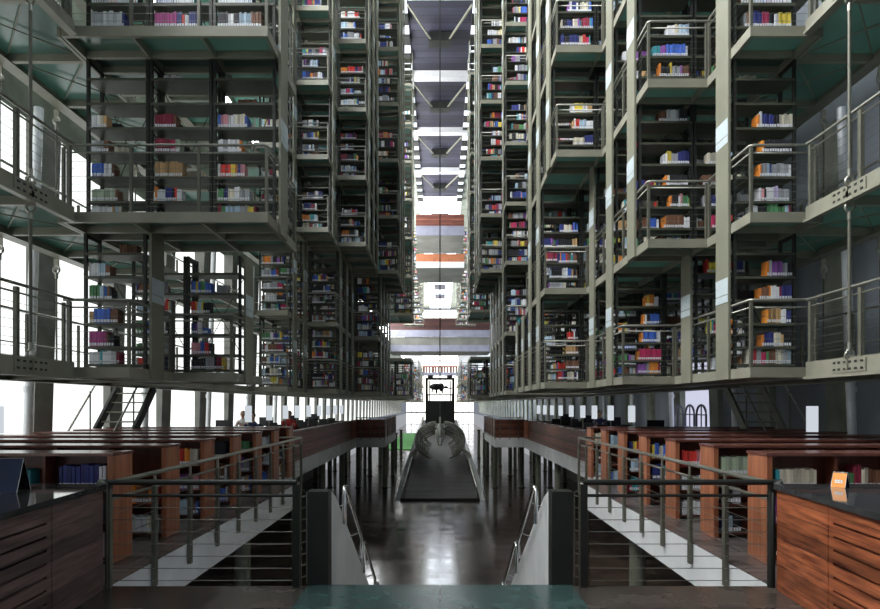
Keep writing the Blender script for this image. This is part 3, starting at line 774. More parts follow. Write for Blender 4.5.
# ------------------------------------------------------------------ near gallery railings
for sd in (-1, 1):
    nm = SN(sd); X = 3.0
    t = empty('gallery_railing', (sd*X, 5.83, 0), 'steel railing with cables along the edge of the %s reading floor' % nm, 'railing', 'reading floor railings')
    ys = [.9, 1.85, 2.8, 3.7, 4.6, 5.5, 6.4, 7.3, 8.0]
    for y in ys:
        MB().box(-.02, .02, y-.035, y+.035, -.25, .80).build('post', M['railpost'], t)
        MB().tube([(0, y, .79), (-sd*.005, y, .83), (sd*.0, y, .93)], .016, 6).build('bracket', M['rail'], t)
    MB().tube([(sd*.0, .05, .94), (0, 8.0, .94), (sd*.06, 8.06, .94), (sd*1.2, 8.06, .94)], .024, 10).build('handrail', M['rail'], t)
    MB().tube([(sd*.04, .05, .78), (sd*.04, 7.96, .78), (sd*1.2, 7.98, .78)], .016, 8).build('lower_rail', M['rail'], t)
    for q in range(6):
        MB().tube([(0, .05, .1+q*.11), (0, 8.0, .1+q*.11), (sd*1.2, 8.0, .1+q*.11)], .003, 4).build('cable', M['cable'], t)
    for xx in (.6, 1.15): MB().box(sd*xx-.02, sd*xx+.02, 7.98, 8.02, 0.0, .92).build('post', M['railpost'], t)
    # front railing beside the stairs
    f = empty('landing_railing', (sd*3.0, 5.80, 0), 'dark steel railing on the landing edge between the %s desk and the stairs' % nm, 'railing', 'landing railings')
    dx = -sd*1.70
    MB().tube([(0, 0, 0), (0, 0, .86), (sd*.03, -.01, .93), (sd*.09, -.02, .95)], .034, 10).build('end_post', M['steel'] if sd < 0 else M['steel_dark'], f)
    MB().box(-.06*0+sd*.0-.02, sd*0+.02, -.03, .03, 0.0, .93).build('post', M['steel_dark'], f)
    MB().box(dx-.03, dx+.03, -.03, .03, 0.0, .93).build('post', M['steel_dark'], f)
    MB().tube([(sd*.08, 0, .95), (dx, 0, .95)], .026, 10).build('handrail', M['steel_dark'], f)
    MB().tube([(0, 0, .83), (dx, 0, .83)], .014, 8).build('lower_rail', M['steel_dark'], f)
    for q in range(7):
        MB().tube([(0, 0, .06+q*.11), (dx, 0, .06+q*.11)], .0035, 4).build('cable', M['cable'], f)
    # ladder-like return between the post and the stair newel
    g = empty('return_railing', (sd*1.27, 5.80, 0), 'short return railing with ladder-like bars beside the %s stair newel' % nm, 'railing', 'return railings')
    MB().box(-.012, .012, -.012, .012, 0, .85).build('post', M['railpost'], g)
    MB().box(-sd*.04-.0, -sd*.04+sd*.0+.01, .08, .09, 0, .85).build('post', M['rail'], g)
    for q in range(8): MB().tube([(0, 0, .08+q*.105), (-sd*.04, .085, .08+q*.105)], .006, 5).build('bar', M['rail'], g)

# stairs down with balustrade walls
st = MB(); n = 17
for i in range(n):
    z = -(i+1)*3.0/(n+1); y = 5.83+i*.30
    st.box(-1.02, 1.02, y, y+.30, max(-3, z-.25), z)
tag(st.build('stone_stairs', M['landing']), 'flight of stone steps going down from the landing to the hall', 'stairs')
for sd in (-1, 1):
    poly = [(6.02, -.35), (6.02, .84), (6.3, .74), (11.3, -2.15), (11.3, -3.0), (9.6, -3.0)]
    a, b = sorted((sd*1.02, sd*1.20))
    o = MB().prism([(y, z) for y, z in poly], 'x', a, b).build('stair_parapet', M['fascia'])
    tag(o, 'pale plastered parapet sloping down the %s side of the stairs' % SN(sd), 'parapet', 'stair parapets')
    a, b = sorted((sd*1.02, sd*1.21))
    tag(MB().box(a, b, 5.83, 6.02, -.35, .86).build('stair_newel', M['steel_dark']), 'dark upright steel panel at the head of the stairs, %s side' % SN(sd), 'newel', 'stair newels')
    h = empty('stair_handrail', (sd*.92, 6.0, 0), 'polished tube handrail with bent ends on the %s stair parapet' % SN(sd), 'handrail', 'stair handrails')
    for j, (ya, za) in enumerate(((0.15, .86), (1.7, -.02), (3.3, -.95))):
        pts = [(0, ya, za-.35), (0, ya-.02, za-.06), (0, ya+.03, za), (0, ya+.1, za-.01), (0, ya+1.35, za-.78), (0, ya+1.38, za-.85), (0, ya+1.33, za-1.0)]
        MB().tube(pts, .022, 10).build('tube', M['chrome'], h)
        for q in (.3, 1.1): MB().tube([(0, ya+q, za-.02-q*.58), (sd*.10, ya+q, za-.06-q*.58)], .009, 6).build('bracket', M['chrome'], h)
# teal slab in front of the stairs
pl = empty('teal_floor_plate', (0, 3.9, 0), 'dark teal glossy floor plates let into the landing before the stairs', 'floor plate')
for a, b in ((-1.2, -.005), (.005, 1.2)):
    MB().box(a, b, -1.5, 1.93, 0.001, .012).build('plate', M['teal'], pl)

# ------------------------------------------------------------------ reception desks in the corners
def desk(sd):
    w = M['wood_red'] if sd > 0 else M['wood_shaded']  # left desk takes the copy of the wood coloured as if in shade
    nm = SN(sd)
    t = empty('service_desk', (sd*3.0, 5.70, 0), ('red-brown wooden service desk with slotted front in the right foreground' if sd > 0 else 'dark wooden service desk with painted-in shade and slotted front in the left foreground'), 'desk', 'foreground desks', sd*math.radians(-4.0)*-1 if False else 0)
    # the face runs towards the camera and leans slightly inwards
    k = .085
    def fx(y): return -sd*k*(-y)       # y negative towards camera
    def wall(m, ya, yb, z0, z1, th=.04, off=0):
        xa = fx(ya)+sd*off; xb = fx(yb)+sd*off
        vs = [(xa, ya, z0), (xb, yb, z0), (xb+sd*th, yb, z0), (xa+sd*th, ya, z0)]
        vs += [(x, y, z1) for x, y, _ in vs]
        m.add(vs, [(0,3,2,1),(4,5,6,7),(0,1,5,4),(1,2,6,5),(2,3,7,6),(3,0,4,7)])
    yb = -.85
    m = MB(); wall(m, yb, 0, 0, .90); m.build('plain_panel', w, t)
    m = MB(); wall(m, yb-.03, yb, 0, .90, .045, -.004); m.build('frame_post', w, t)
    wall_m = MB(); ns = 8
    zz = [0.0]+[.07+i*.1 for i in range(ns)]+[.90]
    for i in range(len(zz)-1):
        mm = MB(); wall(mm, -4.2, yb-.10, zz[i]+(.009 if i else 0), zz[i+1]-(.009 if i < len(zz)-2 else 0)); mm.build('slat', w, t)
    mm = MB(); wall(mm, yb-.10, yb-.03, 0, .90); mm.build('slat_edge', w, t)
    mm = MB(); wall(mm, -4.2, 0, 0, .9, .03, .05); mm.build('backing', M['dark'], t)
    MB().box(sd*.04, sd*2.9, -.04, 0, 0, .90).build('end_board', w, t)
    xa = fx(-4.2)
    top = [(-sd*.02, .02), (xa-sd*.02, -4.2), (sd*1.1, -4.2), (sd*1.1, -.95), (sd*2.9, -.95), (sd*2.9, .02)]
    if sd < 0: top = top[::-1]
    MB().prism(top, 'z', .90, .945).build('counter_top', M['counter'], t)
desk(1); desk(-1)
# acrylic / card sign holders on the desks
def tent(name, x, y, rz, label, matA, W, H, mat2):
    t = empty(name, (x, y, .946), label, 'sign', None, rz)
    D = H*.42
    m = MB().add([(-W/2,-D,0),(W/2,-D,0),(W/2,0,H),(-W/2,0,H),(-W/2,-D+.004,0),(W/2,-D+.004,0),(W/2,.004,H),(-W/2,.004,H)], [(0,1,2,3),(7,6,5,4),(0,4,5,1),(1,5,6,2),(2,6,7,3),(3,7,4,0)])
    m.build('front_card', matA, t)
    m = MB().add([(-W/2,D,0),(W/2,D,0),(W/2,0,H),(-W/2,0,H),(-W/2,D-.004,0),(W/2,D-.004,0),(W/2,-.004,H),(-W/2,-.004,H)], [(0,1,2,3),(7,6,5,4),(0,4,5,1),(1,5,6,2),(2,6,7,3),(3,7,4,0)])
    m.build('rear_card', mat2, t)
    e = MB()
    for x_ in (-W/2, W/2):
        e.tube([(x_, -D, .002), (x_, 0, H), (x_, D, .002)], .0022, 5)
    e.tube([(-W/2, 0, H), (W/2, 0, H)], .0022, 5)
    e.build('clear_edge', M['cardwhite'], t)
    return t
s = tent('tent_sign', 3.44, 5.5, math.radians(-52), 'orange folded tent sign with a white mark on the right desk', M['orange'], .11, .125, M['black_gloss'])
D = .125*.42
def on_face(u, v): return (u, -D*(1-v)-.002, .125*v)
mk = MB()
for (u0, u1, v0, v1) in ((-.03, .03, .30, .36), (-.03, -.018, .36, .5), (-.006, .006, .36, .5), (.018, .03, .36, .5), (-.03, .03, .44, .50)):
    a = [on_face(u0, v0), on_face(u1, v0), on_face(u1, v1), on_face(u0, v1)]
    b = [(p[0], p[1]-.0015, p[2]) for p in a]
    mk.add(b+a, [(0,1,2,3),(7,6,5,4),(0,4,5,1),(1,5,6,2),(2,6,7,3),(3,7,4,0)])
mk.build('printed_mark', M['cardwhite'], s)
tent('sign_holder', -3.50, 5.2, math.radians(8), 'clear folded sign holder with a dark blue sheet on the left desk', plain('dark_blue_sheet', (.02,.03,.08), .3), .22, .27, M['black_gloss'])
tent('sign_holder', -3.82, 5.0, math.radians(8), 'second clear sign holder at the far left edge of the left desk', plain('dark_sheet', (.03,.03,.035), .3), .22, .24, M['black_gloss'])

# ------------------------------------------------------------------ parapets of the far reading floor
for sd in (-1, 1):
    nm = SN(sd)
    t = empty('wooden_parapet', (sd*4.26, 13.9, 0), 'long red-brown slatted wooden parapet along the %s reading floor edge' % nm, 'parapet', 'long wooden parapets')
    MB().box(0, sd*.07, 0, 18.6, 0, .86).build('panel', M['wood_parapet'], t)
    MB().box(-sd*.01, sd*.09, 0, 18.6, .86, .90).build('cap', M['case_top'], t)
    e = MB().box(-sd*.012, sd*.0, 17.0, 18.6, 0.0, .86).build('end_board', M['wood_end'], t); e['label'] = 'paler end board'
    b = empty('balcony_parapet', (sd*2.79, 32.5, 0), 'dark wooden parapet with steel rail round the balcony projecting on the %s' % nm, 'parapet', 'balcony parapets')
    MB().box(.03*sd, sd*1.47, .02, .08, 0, .92).build('panel', M['wood_parapet'], b)
    MB().box(.03*sd, sd*.09, .08, 8.0, 0, .92).build('panel', M['wood_parapet'], b)
    MB().tube([(sd*1.47, -.05, 1.0), (-sd*.0, -.05, 1.0), (-sd*.02, 8.0, 1.0)], .03, 6).build('handrail', M['rail'], b)
    for x_ in (0, .25, .75, 1.2): MB().box(sd*x_-.02, sd*x_+.02, -.06, -.03, -.1, 1.0).build('post', M['railpost'], b)
    for y_ in (1.6, 3.2, 4.8, 6.4, 7.9): MB().box(-.02, .02, y_, y_+.03, -.1, 1.0).build('post', M['railpost'], b)
    # columns below the reading floor
    i = 0
    for (cx, cy) in [(3.3, 10.7), (3.6, 16.0), (4.6, 20.5), (4.6, 25.0), (4.6, 30.0), (3.1, 36), (4.6, 36), (6.2, 36), (3.1, 42), (4.6, 42), (6.2, 42), (4.6, 49), (6.2, 49), (4.6, 56), (6.2, 56), (7.4, 45), (7.4, 52), (7.4, 38), (3.4, 49), (3.4, 56), (5.4, 46), (5.4, 59), (7.4, 60)]:
        c = empty('round_column', (sd*cx, cy, -3.0), 'olive round steel column under the %s reading floor, %s counted from the camera' % (nm, ORD[i]), 'column', 'columns under the reading floors')
        MB().lathe([(.13, .02), (.13, 2.45)], 0, 0, 16).build('shaft', M['steel'], c)
        MB().lathe([(0, 0), (.2, 0), (.2, .03), (.13, .03)], 0, 0, 16).build('base_plate', M['steel_dark'], c)
        MB().lathe([(.13, 2.42), (.22, 2.46), (.22, 2.499), (0, 2.499)], 0, 0, 16).build('head_plate', M['steel_dark'], c)
        i += 1
tag(MB().box(-6.0, -2.9, 66, 104, -3.0, -2.9).build('planted_bed', M['grass']), 'bright green planted bed on the hall floor at the far left', 'planting', kind='stuff')
# information kiosk in the hall on the right
kx = empty('information_kiosk', (3.0, 10.3, -3.0), 'slim grey screen stand on the hall floor below the right gallery', 'kiosk')
MB().box(-.06, .06, -.04, .04, 0, 1.15).build('stand', M['steel_dark'], kx)
MB().bar((-.02, 0, 1.1), (.14, 0, 1.65), .05, .3).build('screen_panel', M['steel_beam'], kx)
MB().bar((-.3, 0, 1.15), (.05, 0, 1.05), .25, .03).build('tray', M['steel_dark'], kx)

# ------------------------------------------------------------------ reading tables, lamps, chairs, people
def lamp(x, y, z, label, group):
    t = empty('desk_lamp', (x, y, z), label, 'lamp', group)
    MB().lathe([(0, 0), (.09, 0), (.09, .02), (.015, .03)], 0, 0, 12).build('base', M['steel_dark'], t)
    MB().tube([(0,0,.02), (0,0,.42)], .022, 8).build('pole', M['railpost'], t)
    MB().lathe([(.0, .40), (.10, .40), (.10, .88), (.0, .88)], 0, 0, 20).build('shade', M['shade'], t)
    return t
def chair_proto(name='office_chair'):
    t = empty(name, (0,0,0), '', 'chair')
    MB().box(-.23, .23, -.22, .22, .43, .48).build('seat', M['dark'], t)
    MB().bar((0, .22, .55), (0, .28, .98), .42, .03).build('backrest', M['dark'], t)
    for a in (-1, 1):
        for b in (-1, 1): MB().bar((a*.19, b*.18, .43), (a*.22, b*.21, 0), .03, .03).build('leg', M['steel_dark'], t)
    return t
ch0 = chair_proto(); used = False
LAMPY = [18.7, 21.0, 23.2, 25.1, 27.3, 29.7, 32.0, 34.2, 36.4]
for sd in (-1, 1):
    for i, y in enumerate(LAMPY):
        t = empty('reading_table', (sd*6.0, y, 0), 'dark wooden reading table, %s from the camera on the %s reading floor' % (ORD[i], SN(sd)), 'table', 'reading tables')
        MB().box(-.8, .8, -.4, .4, .71, .75).build('tabletop', M['wood_case'], t)
        for a in (-1, 1):
            for b in (-1, 1): MB().box(a*.74-.03, a*.74+.03, b*.34-.03, b*.34+.03, 0, .71).build('leg', M['steel_dark'], t)
        lamp(sd*5.6, y, .75, 'white cylinder lamp on the %s reading table of the %s side' % (ORD[i], SN(sd)), 'white table lamps')
        for q, (dx, dy, rz) in enumerate(((-.35, -.65, PI), (.4, .65, 0))):
            if i > 6: continue
            c = ch0 if not used else copy_tree(ch0); used = True
            c.location = (sd*6.0+dx, y+dy, 0); c.rotation_euler = (0, 0, rz)
            tag(c, 'black chair on the %s side of the %s reading table at %s' % ('near' if q == 0 else 'far', ORD[i], SN(sd)), 'chair', 'chairs at the reading tables')
        if i % 2 == 0 and i < 7:
            mo = empty('computer_monitor', (sd*6.3, y, .75), 'black computer monitor on the %s reading table at %s' % (ORD[i], SN(sd)), 'monitor', 'computer monitors')
            MB().box(-.12, .12, -.09, .09, 0, .015).build('foot', M['dark'], mo)
            MB().box(-.02, .02, .0, .03, .01, .2).build('neck', M['dark'], mo)
            MB().box(-.25, .25, -.02, .02, .14, .46).build('screen', M['black_gloss'], mo)
# lone tall lamps nearer, as at the right wall and left edge
lamp(-7.75, 11.2, .75, 'white cylinder lamp standing near the left wall behind the bookcases', 'wall side lamps')
lamp(6.95, 11.2+.75, .75, 'white box lamp near the right wall behind the bookcases', 'wall side lamps')
for sd in (-1, 1):
    x = -7.75 if sd < 0 else 6.95; y = 11.2 if sd < 0 else 11.95
    tt = empty('side_table', (x, y, 0), 'small dark side table by the %s wall' % SN(sd), 'table')
    MB().box(-.25, .25, -.25, .25, .71, .75).build('tabletop', M['wood_case'], tt)
    for a in (-1, 1):
        for b in (-1, 1): MB().box(a*.2-.02, a*.2+.02, b*.2-.02, b*.2+.02, 0, .71).build('leg', M['steel_dark'], tt)

def ball(m, c, r, mi=0, n=10, sx=1, sy=1, sz=1):
    vs = []; fs = []
    for i in range(n+1):
        a = PI*i/n
        for k in range(12): vs.append((c[0]+sx*r*math.sin(a)*math.cos(2*PI*k/12), c[1]+sy*r*math.sin(a)*math.sin(2*PI*k/12), c[2]+sz*r*math.cos(a)))
    for i in range(n):
        for k in range(12): fs.append((i*12+k, (i+1)*12+k, (i+1)*12+(k+1)%12, i*12+(k+1)%12))
    m.add(vs, fs, mi, True)
def person(x, y, rz, label, shirt, lean=.1):
    """seated figure on a chair seat at .48: skinned body with clothes as separate parts"""
    t = empty('person', (x, y, 0), label, 'person', None, rz)
    def skin(name, pts, edges, rad, mat, parent):
        me = bpy.data.meshes.new(name); me.from_pydata(pts, edges, []); me.materials.append(mat)
        o = bpy.data.objects.new(name, me); C.objects.link(o); o.parent = parent
        md = o.modifiers.new('Skin', 'SKIN'); md.use_smooth_shade = True
        for i, r in enumerate(rad): me.skin_vertices[0].data[i].radius = (r, r)
        me.skin_vertices[0].data[0].use_root = True
        s = o.modifiers.new('Sub', 'SUBSURF'); s.levels = 1; s.render_levels = 1
        return o
    # body faces -Y locally
    P = [(0,.05,.56), (0,.04,.75), (0,-lean*.5+.04,.98), (0,-lean+.03,1.10), (0,-lean+.01,1.18), (0,-lean-.01,1.27), (0,-lean-.01,1.34)]
    E = [(0,1),(1,2),(2,3),(3,4),(4,5),(5,6)]; Rr = [.14,.12,.14,.07,.05,.085,.075]
    for s in (-1, 1):
        b = len(P)
        P += [(s*.18,-lean+.04,1.04), (s*.25,-.12,.86), (s*.16,-.36,.80), (s*.13,-.43,.79), (s*.12,-.50,.785)]
        E += [(2,b),(b,b+1),(b+1,b+2),(b+2,b+3),(b+3,b+4)]; Rr += [.065,.05,.038,.03,.026]
        b = len(P)
        P += [(s*.1,.02,.54), (s*.13,-.42,.53), (s*.13,-.45,.1), (s*.13,-.56,.05)]
        E += [(0,b),(b,b+1),(b+1,b+2),(b+2,b+3)]; Rr += [.09,.065,.045,.035]
    me = bpy.data.meshes.new('body'); me.from_pydata(P, E, []); me.materials.append(M['skin'])
    o = bpy.data.objects.new('body', me); C.objects.link(o); o.parent = t
    md = o.modifiers.new('Skin', 'SKIN'); md.use_smooth_shade = True
    if not me.skin_vertices: pass
    try:
        for i, r in enumerate(Rr): me.skin_vertices[0].data[i].radius = (r, r)
        me.skin_vertices[0].data[0].use_root = True
    except Exception: pass
    o.modifiers.new('Sub', 'SUBSURF').levels = 1
    tor = MB(); prof = [(.165,.50,.0),(.17,.62,.0),(.155,.75,0),(.18,.95,0),(.19,1.04,0),(.11,1.12,0),(.075,1.16,0)]
    vs = []; fs = []
    for r, z, _ in prof:
        k = min(1, max(0, (z-.75)/.35))
        for q in range(14): vs.append((1.08*r*math.cos(2*PI*q/14), .05-lean*k+.72*r*math.sin(2*PI*q/14), z))
    for i in range(len(prof)-1):
        for q in range(14): fs.append((i*14+q, i*14+(q+1)%14, (i+1)*14+(q+1)%14, (i+1)*14+q))
    tor.add(vs, fs, 0, True)
    for s in (-1, 1): tor.tube([(s*.17,-lean+.04,1.05), (s*.26,-.12,.86), (s*.19,-.30,.815)], .06, 10, 0, [.075,.062,.05])
    tor.build('shirt', shirt, t)
    tr = MB()
    for s in (-1, 1): tr.tube([(s*.09,.08,.56), (s*.13,-.42,.545), (s*.13,-.46,.47), (s*.13,-.46,.12)], .08, 10, 0, [.105,.085,.08,.062])
    tr.build('trousers', M['trousers'], t)
    h = MB(); ball(h, (0,-lean+.025,1.335), .108, 0, 8, .92, 1.0, 1.02); h.build('hair', M['hair'], t)
    f = MB(); ball(f, (0,-lean-.03,1.31), .095, 0, 8, .85, .95, 1.2); ball(f, (0,-lean-.125,1.30), .02); ball(f, (.083,-lean-.01,1.31), .025, 0, 6, .4, 1, 1.3); ball(f, (-.083,-lean-.01,1.31), .025, 0, 6, .4, 1, 1.3)
    f.build('face', M['skin'], t)
    e = MB(); ball(e, (.034,-lean-.115,1.325), .011); ball(e, (-.034,-lean-.115,1.325), .011); e.build('eye_pair', M['hair'], t)
    mth = MB(); ball(mth, (0,-lean-.113,1.258), .018, 0, 6, 1.2, .4, .35); mth.build('mouth', M['cloth_red'], t)
    for s in (-1, 1):
        hd = MB(); hx = s*.13
        hd.tube([(hx,-.40,.80), (hx,-.49,.785)], .035, 8, 0, [.028,.036])
        for q, ln in enumerate((.06,.075,.08,.07)):
            fx = hx-.027+q*.018
            hd.tube([(fx,-.485,.787), (fx,-.485-ln*.6,.79), (fx,-.485-ln,.775)], .009, 6)
        hd.tube([(hx-s*.03,-.45,.785), (hx-s*.055,-.49,.78)], .010, 6)
        hd.build('hand', M['skin'], t)
    return t
person(-5.65, 18.7+.65, 0, 'seated person in a navy top at the first reading table on the left', M['cloth_navy'])
person(-7.9+.6, 23.2+.65, 0, 'seated person in a white shirt near the left wall, head bent', M['cloth_white'], .16)
person(-5.6, 23.2+.65, 0, 'seated person in a red top at the third reading table on the left', M['cloth_red'])
person(6.4, 25.1+.65, 0, 'seated person in a dark navy top at the fourth reading table on the right', M['cloth_navy'])

# arched racks against the lilac window on the right
for i, yy in enumerate((19.6, 20.5, 21.4)):
    t = empty('arched_rack', (8.0, yy, 0), 'blue-grey arched tubular gate frame before the lilac window, %s from the camera' % ORD[i], 'rack', 'arched racks at the right window')
    arc = [(0, -.36, 0), (0, -.36, 1.35)]+[(0, -.36*math.cos(a), 1.35+.3*math.sin(a)) for a in [PI*j/8 for j in range(1, 8)]]+[(0, .36, 1.35), (0, .36, 0)]
    MB().tube(arc, .035, 8).build('arch', M['bridge_beam'], t)
    for z in (.5, .95, 1.35): MB().tube([(0,-.36,z), (0,.36,z)], .02, 6).build('crossbar', M['bridge_beam'], t)
    MB().tube([(0,0,0), (0,0,1.63)], .02, 6).build('upright', M['bridge_beam'], t)

# ------------------------------------------------------------------ bridges across the void
def bridge(name, y0, depth, layers, hw, label, under):
    t = empty(name, (0, y0, 0), label, 'bridge', None)
    for nm, z0, z1, mt, off in layers:
        MB().box(-hw, hw, off, off+.15, z0, z1).build(nm, mt, t)
    MB().box(-hw, hw, .15, depth, under, under+.35).build('slab', M['bridge_under'], t)
bridge('footbridge', 65.0, 8, [('wooden_parapet', 19.85, 21.0, M['wood_bridge'], 0), ('edge_beam', 18.9, 19.85, M['bridge_beam'], 0)], 2.45, 'uppermost bridge with red wooden parapet high across the void', 18.95)
bridge('footbridge', 65.0, 8, [('wooden_parapet', 16.2, 17.0, M['wood_end'], 0), ('edge_beam', 15.6, 16.2, M['white_beam'], 0)], 2.45, 'middle bridge with orange wooden parapet and white beam', 15.62)
bridge('footbridge', 102, 9, [('wooden_parapet', 13.6, 15.5, M['wood_bridge_dark'], 0), ('edge_beam', 12.5, 13.6, M['bridge_beam'], 0), ('recess', 11.2, 12.5, M['bridge_under'], .25), ('lower_beam', 10.2, 11.2, M['bridge_beam'], 0)], 8.2, 'wide lower bridge with dark red parapet over two grey beams', 10.22)
bb = empty('footbridge', (0, 130, 0), 'small far bridge with bookshelves in front of the end window', 'bridge')
MB().box(-8.2, 8.2, 0, .4, 7.6, 8.3).build('edge_beam', M['bridge_beam'], bb)
MB().box(-3.6, 3.6, .0, .4, 9.3, 9.6).build('shelf_top', M['wood_parapet'], bb)
for i in range(12): MB().box(-3.5+i*.61, -3.5+i*.61+(.3 if i%3 else .45), .05, .35, 8.3, 9.3).build('shelf_block', M['wood_case'], bb)

# hanging cable down the middle of the void
tag(MB().tube([(0, 30, 25.5), (0, 30, 2.1)], .028, 6).build('hanging_cable', M['steel_dark']), 'thin dark cable hanging plumb down the middle of the void', 'cable')

# ------------------------------------------------------------------ the ramp, portal and whale skeleton
rp = empty('ramp', (0, 31, -3.0), 'long dark stepped ramp with side walls rising along the middle of the hall', 'ramp')
MB().prism([(0, 0), (0, .12), (44, 2.9), (44, 0)], 'x', -1.93, 1.93).build('ramp_deck', M['ramp'], rp)
for sd in (-1, 1):
    a, b = sorted((sd*1.95, sd*2.18))
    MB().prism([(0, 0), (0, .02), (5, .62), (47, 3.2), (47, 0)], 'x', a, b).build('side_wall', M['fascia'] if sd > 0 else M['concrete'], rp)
    MB().tube([(sd*1.8, 0.4, .6), (sd*1.8, 44, 3.7)], .04, 6).build('handrail', M['rail'], rp)
    for q in range(8): MB().tube([(sd*1.8, .5+q*3, .1+q*3*.063), (sd*1.8, .5+q*3, .6+q*3*.0705)], .03, 6).build('post', M['rail'], rp)
for i in range(0):
    MB().box(-1.9, 1.9, .8+i*.9, .84+i*.9, .12+(.8+i*.9)*.0632, .15+(.8+i*.9)*.0632).build('tread_line', M['ramp'], rp)
po = empty('steel_portal', (0, 60, -1.2), 'dark steel portal frame standing on the ramp before the end window', 'portal')
for sd in (-1, 1):
    MB().box(sd*1.25-.12, sd*1.25+.12, -.1, .1, .1, 5.3).build('post', M['steel_dark'], po)
    MB().box(sd*1.0-.05, sd*1.0+.05, .8, .9, .2, 5.2).build('inner_post', M['steel_dark'], po)
    MB().box(sd*.9-.25, sd*.9+.25, -.2, .2, 5.4, 5.65).build('floodlight', M['dark'], po)
MB().box(-1.37, 1.37, -.1, .1, 5.2, 5.4).build('lintel', M['steel_dark'], po)
MB().box(-1.3, 1.3, -.06, .06, 3.0, 3.25).build('crossbar', M['steel_dark'], po)
MB().box(-1.3, 1.3, -.06, .06, 3.75, 3.82).build('crossbar', M['steel_dark'], po)
MB().box(-1.14, 1.14, -.04, .04, .15, 3.0).build('infill_panel', M['steel_dark'], po)
# dark sculpture hung in the portal opening
sc = MB()
ball(sc, (-.35, 59.5, 3.35), .42, 0, 8, 1.6, .5, .75); ball(sc, (.15, 59.5, 3.3), .3, 0, 8, .8, .5, 1.3); ball(sc, (.55, 59.5, 3.3), .18, 0, 8, 1.2, .5, .7); sc.tube([(.5,59.5,3.25), (1.1,59.5,3.2)], .07, 6)
sc.tube([(-.7,59.5,3.2), (-.75,59.5,2.8)], .08, 6); sc.tube([(-.35,59.5,3.2), (-.3,59.5,2.7)], .1, 6); sc.tube([(.2,59.5,3.1), (.22,59.5,2.75)], .09, 6)
sc.tube([(-.4, 59.5, 3.6), (-.4, 59.9, 4.05)], .02, 5)
tag(sc.build('hanging_sculpture', M['dark']), 'black lumpy silhouette hung inside the steel portal', 'sculpture')
wh = empty('whale_skeleton', (0, 41.5, -1.58), 'grey whale skeleton with wide curving ribs hung over the ramp', 'skeleton')
for i in range(17):           # ribs
    y = i*.48
    f = .60+.42*math.sin(PI*(i+1)/18)
    for sd in (-1, 1):
        pts = [(sd*(.12+(1.5+.05*(i%3))*f*math.sin(a)), y-.55*(a/2.4), .55+.063*y+1.22*f*math.cos(a)) for a in [.15+2.5*j/11 for j in range(12)]]
        MB().tube(pts, .07, 7, 0, [.03+.03*math.sin(PI*j/11) for j in range(12)]).build('rib', M['bone'], wh)
for i in range(22):
    y = -.6+i*.42; r = .17-.004*abs(i-8)
    v = MB().tube([(0, y, 1.73), (0, y+.3, 1.74)], r, 10)
    v.bar((-.34, y+.15, 1.76), (.34, y+.15, 1.76), .1, .06); v.bar((0, y+.15, 1.8), (0, y+.2, 2.18), .08, .12)
    v.build('vertebra', M['bone'], wh)
sk = MB(); sk.tube([(0,-2.0,1.25), (0,-1.5,1.5), (0,-.9,1.75), (0,-.4,1.85)], .2, 10, 0, [.06,.13,.22,.14])
sk.tube([(.06,-2.0,.75), (.16,-1.5,1.1), (.2,-.7,1.6)], .06, 8, 0, [.05,.1,.12]); sk.tube([(-.06,-2.0,.75), (-.16,-1.5,1.1), (-.2,-.7,1.6)], .06, 8, 0, [.05,.1,.12])
sk.bar((0,-1.0,1.8), (0,-.3,2.35), .12, .3)
s_ = sk.build('skull', M['bone_light'], wh); s_['label'] = 'pale skull and jaw bones'
for sd in (-1, 1):
    fl = MB()
    for q in range(6):
        a = .25+q*.17
        fl.tube([(sd*1.5, .6, .35), (sd*(1.55+.3*math.sin(a)), .3, .3-.35*math.cos(a)), (sd*(1.6+.5*math.sin(a)), -.1, .2-.55*math.cos(a))], .04, 6, 0, [.09,.06,.03])
    fl.build('flipper', M['bone'], wh)
for y in (-.9, 2.2, 5.5): MB().tube([(0, y, 1.8), (0, y, 26.9)], .012, 4).build('suspension_wire', M['cable'], wh)

# ------------------------------------------------------------------ turn the book list into objects
bpy.context.view_layer.update()
dg = bpy.context.evaluated_depsgraph_get()
cam_loc = Vector((0, 0, EYE))
def proj(x, y, z): return 440+F*x/y, HORIZON-F*(z-EYE)/y
cands = []
for i, b in enumerate(BOOKS):
    u0, v0 = proj(b['x0'], b['y'], b['z']); u1, v1 = proj(b['x1'], b['y'], b['z']+b['h'])
    if u1 < 2 or u0 > 878 or v0 < 3 or v1 > 606: continue
    cands.append((-(u1-u0)*(v0-v1), i))
cands.sort()
single = set()
for a, i in cands:
    if len(single) >= 300: break
    b = BOOKS[i]; vis = 0
    for zz in (.3, .55, .85):
        p = Vector(((b['x0']+b['x1'])/2, b['y']-.004, b['z']+b['h']*zz)); d = p-cam_loc; L_ = d.length
        hit, loc, *_ = S.ray_cast(dg, cam_loc, d/L_, distance=L_-.01)
        if not hit: vis += 1
    if vis >= 2: single.add(i)
rest = MB(); cnt = {}
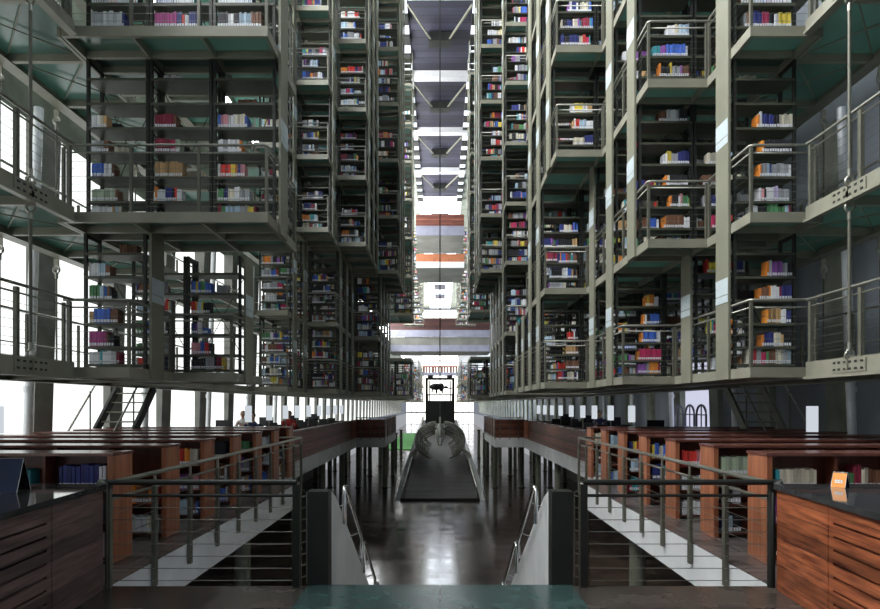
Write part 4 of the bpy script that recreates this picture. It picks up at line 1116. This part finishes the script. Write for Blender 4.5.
def cover(m, b, ox=0, oy=0, oz=0, col=None, mi=(0, 1, 2), attr=False):
    w = b['x1']-b['x0']; h = b['h']; d = b['d']; c = tuple(min(.92, q*b['v']) for q in PAL[b['c']]) if attr else None
    x0, x1 = b['x0']-ox, b['x1']-ox; y = b['y']-oy; z = b['z']-oz+.001
    t = min(.003, w*.12)
    m.box(x0, x0+t, y+.003, y+d, z, z+h, mi[0], c); m.box(x1-t, x1, y+.003, y+d, z, z+h, mi[0], c)
    m.add([(x0+t, y+.0, z), (x1-t, y+.0, z), (x1-t, y, z+h), (x0+t, y, z+h), (x0, y+.003, z), (x1, y+.003, z), (x1, y+.003, z+h), (x0, y+.003, z+h)],
          [(0,1,2,3), (4,0,3,7), (1,5,6,2), (3,2,6,7), (4,5,1,0), (7,6,5,4)], mi[0], False, c)
    m.box(x0+t, x1-t, y+.003, y+d-.005, z+.004, z+h-.005, mi[1], (.62,.57,.47) if attr else None)
for i, b in enumerate(BOOKS):
    if i in single:
        k = (b['where'], b['sh'], b['c']); cnt[k] = cnt.get(k, 0)+1
        m = MB(); ox, oy, oz = (b['x0']+b['x1'])/2, b['y'], b['z']
        cover(m, b, ox, oy, oz)
        o = m.build('book', [bookcolor(tuple(min(.92, q*b['v']) for q in PAL[b['c']])), M['pages']], None, (ox, oy, oz))
        j = cnt[k]-1
        if b['where'].startswith('wooden'):
            lab = '%s book, %s one on %s of %s' % (b['c'], ORD[min(j, 60)], b['sh'], b['where'])
        else:
            lab = '%s book, %s one on %s, %s' % (b['c'], ORD[min(j, 60)], b['sh'], b['where'])
        tag(o, lab, 'book', 'books on %s %s' % (b['sh'], b['where']))
        w = b['x1']-b['x0']
        if b['lab']:
            lb = MB().box(-w/2+.003, w/2-.003, -.0015, -.0002, .022, .065).build('spine_label', M['spine_label'], o)
    else:
        cc = tuple(min(.92, q*b['v']) for q in PAL[b['c']])
        w = b['x1']-b['x0']
        far = b['y'] > 25
        if far: rest.box(b['x0'], b['x1'], b['y'], b['y']+b['d'], b['z']+.001, b['z']+b['h'], 0, cc)
        else: cover(rest, b, 0, 0, 0, None, (0, 0, 0), True)
        if b['lab'] and b['y'] < 25:
            rest.box(b['x0']+.003, b['x1']-.003, b['y']-.0015, b['y']-.0002, b['z']+.022, b['z']+.065, 0, (.8,.82,.86))
if rest.v:
    tag(rest.build('books', M['books']), 'thousands of further books of all colours standing on the distant shelves', 'books', kind='stuff')

# ------------------------------------------------------------------ outside, light, camera
tag(MB().box(-40, 40, ENDY+2, 170, -3.3, -3.1).build('lawn', M['grass']), 'green lawn seen past the end windows', 'lawn', kind='stuff') if False else None
w = bpy.data.worlds.new('World'); S.world = w; w.use_nodes = True
w.node_tree.nodes['Background'].inputs[0].default_value = (.78,.86,1.0,1)
w.node_tree.nodes['Background'].inputs[1].default_value = .26

cam = bpy.data.cameras.new('Camera'); co = bpy.data.objects.new('Camera', cam); C.objects.link(co)
co.location = (0, 0, EYE); co.rotation_euler = (PI/2, 0, 0)
cam.sensor_width = 36; cam.lens = 36*F/880; cam.shift_y = (HORIZON-304.5)/880; cam.clip_end = 400
S.camera = co
S.view_settings.view_transform = 'Standard'; S.view_settings.look = 'None'; S.view_settings.gamma = 1.0; S.view_settings.exposure = 0.0
S.view_settings.use_curve_mapping = False
print('BAYS', len(bays), 'BOOKS', len(BOOKS), 'single', len(single), 'objects', len(bpy.data.objects))
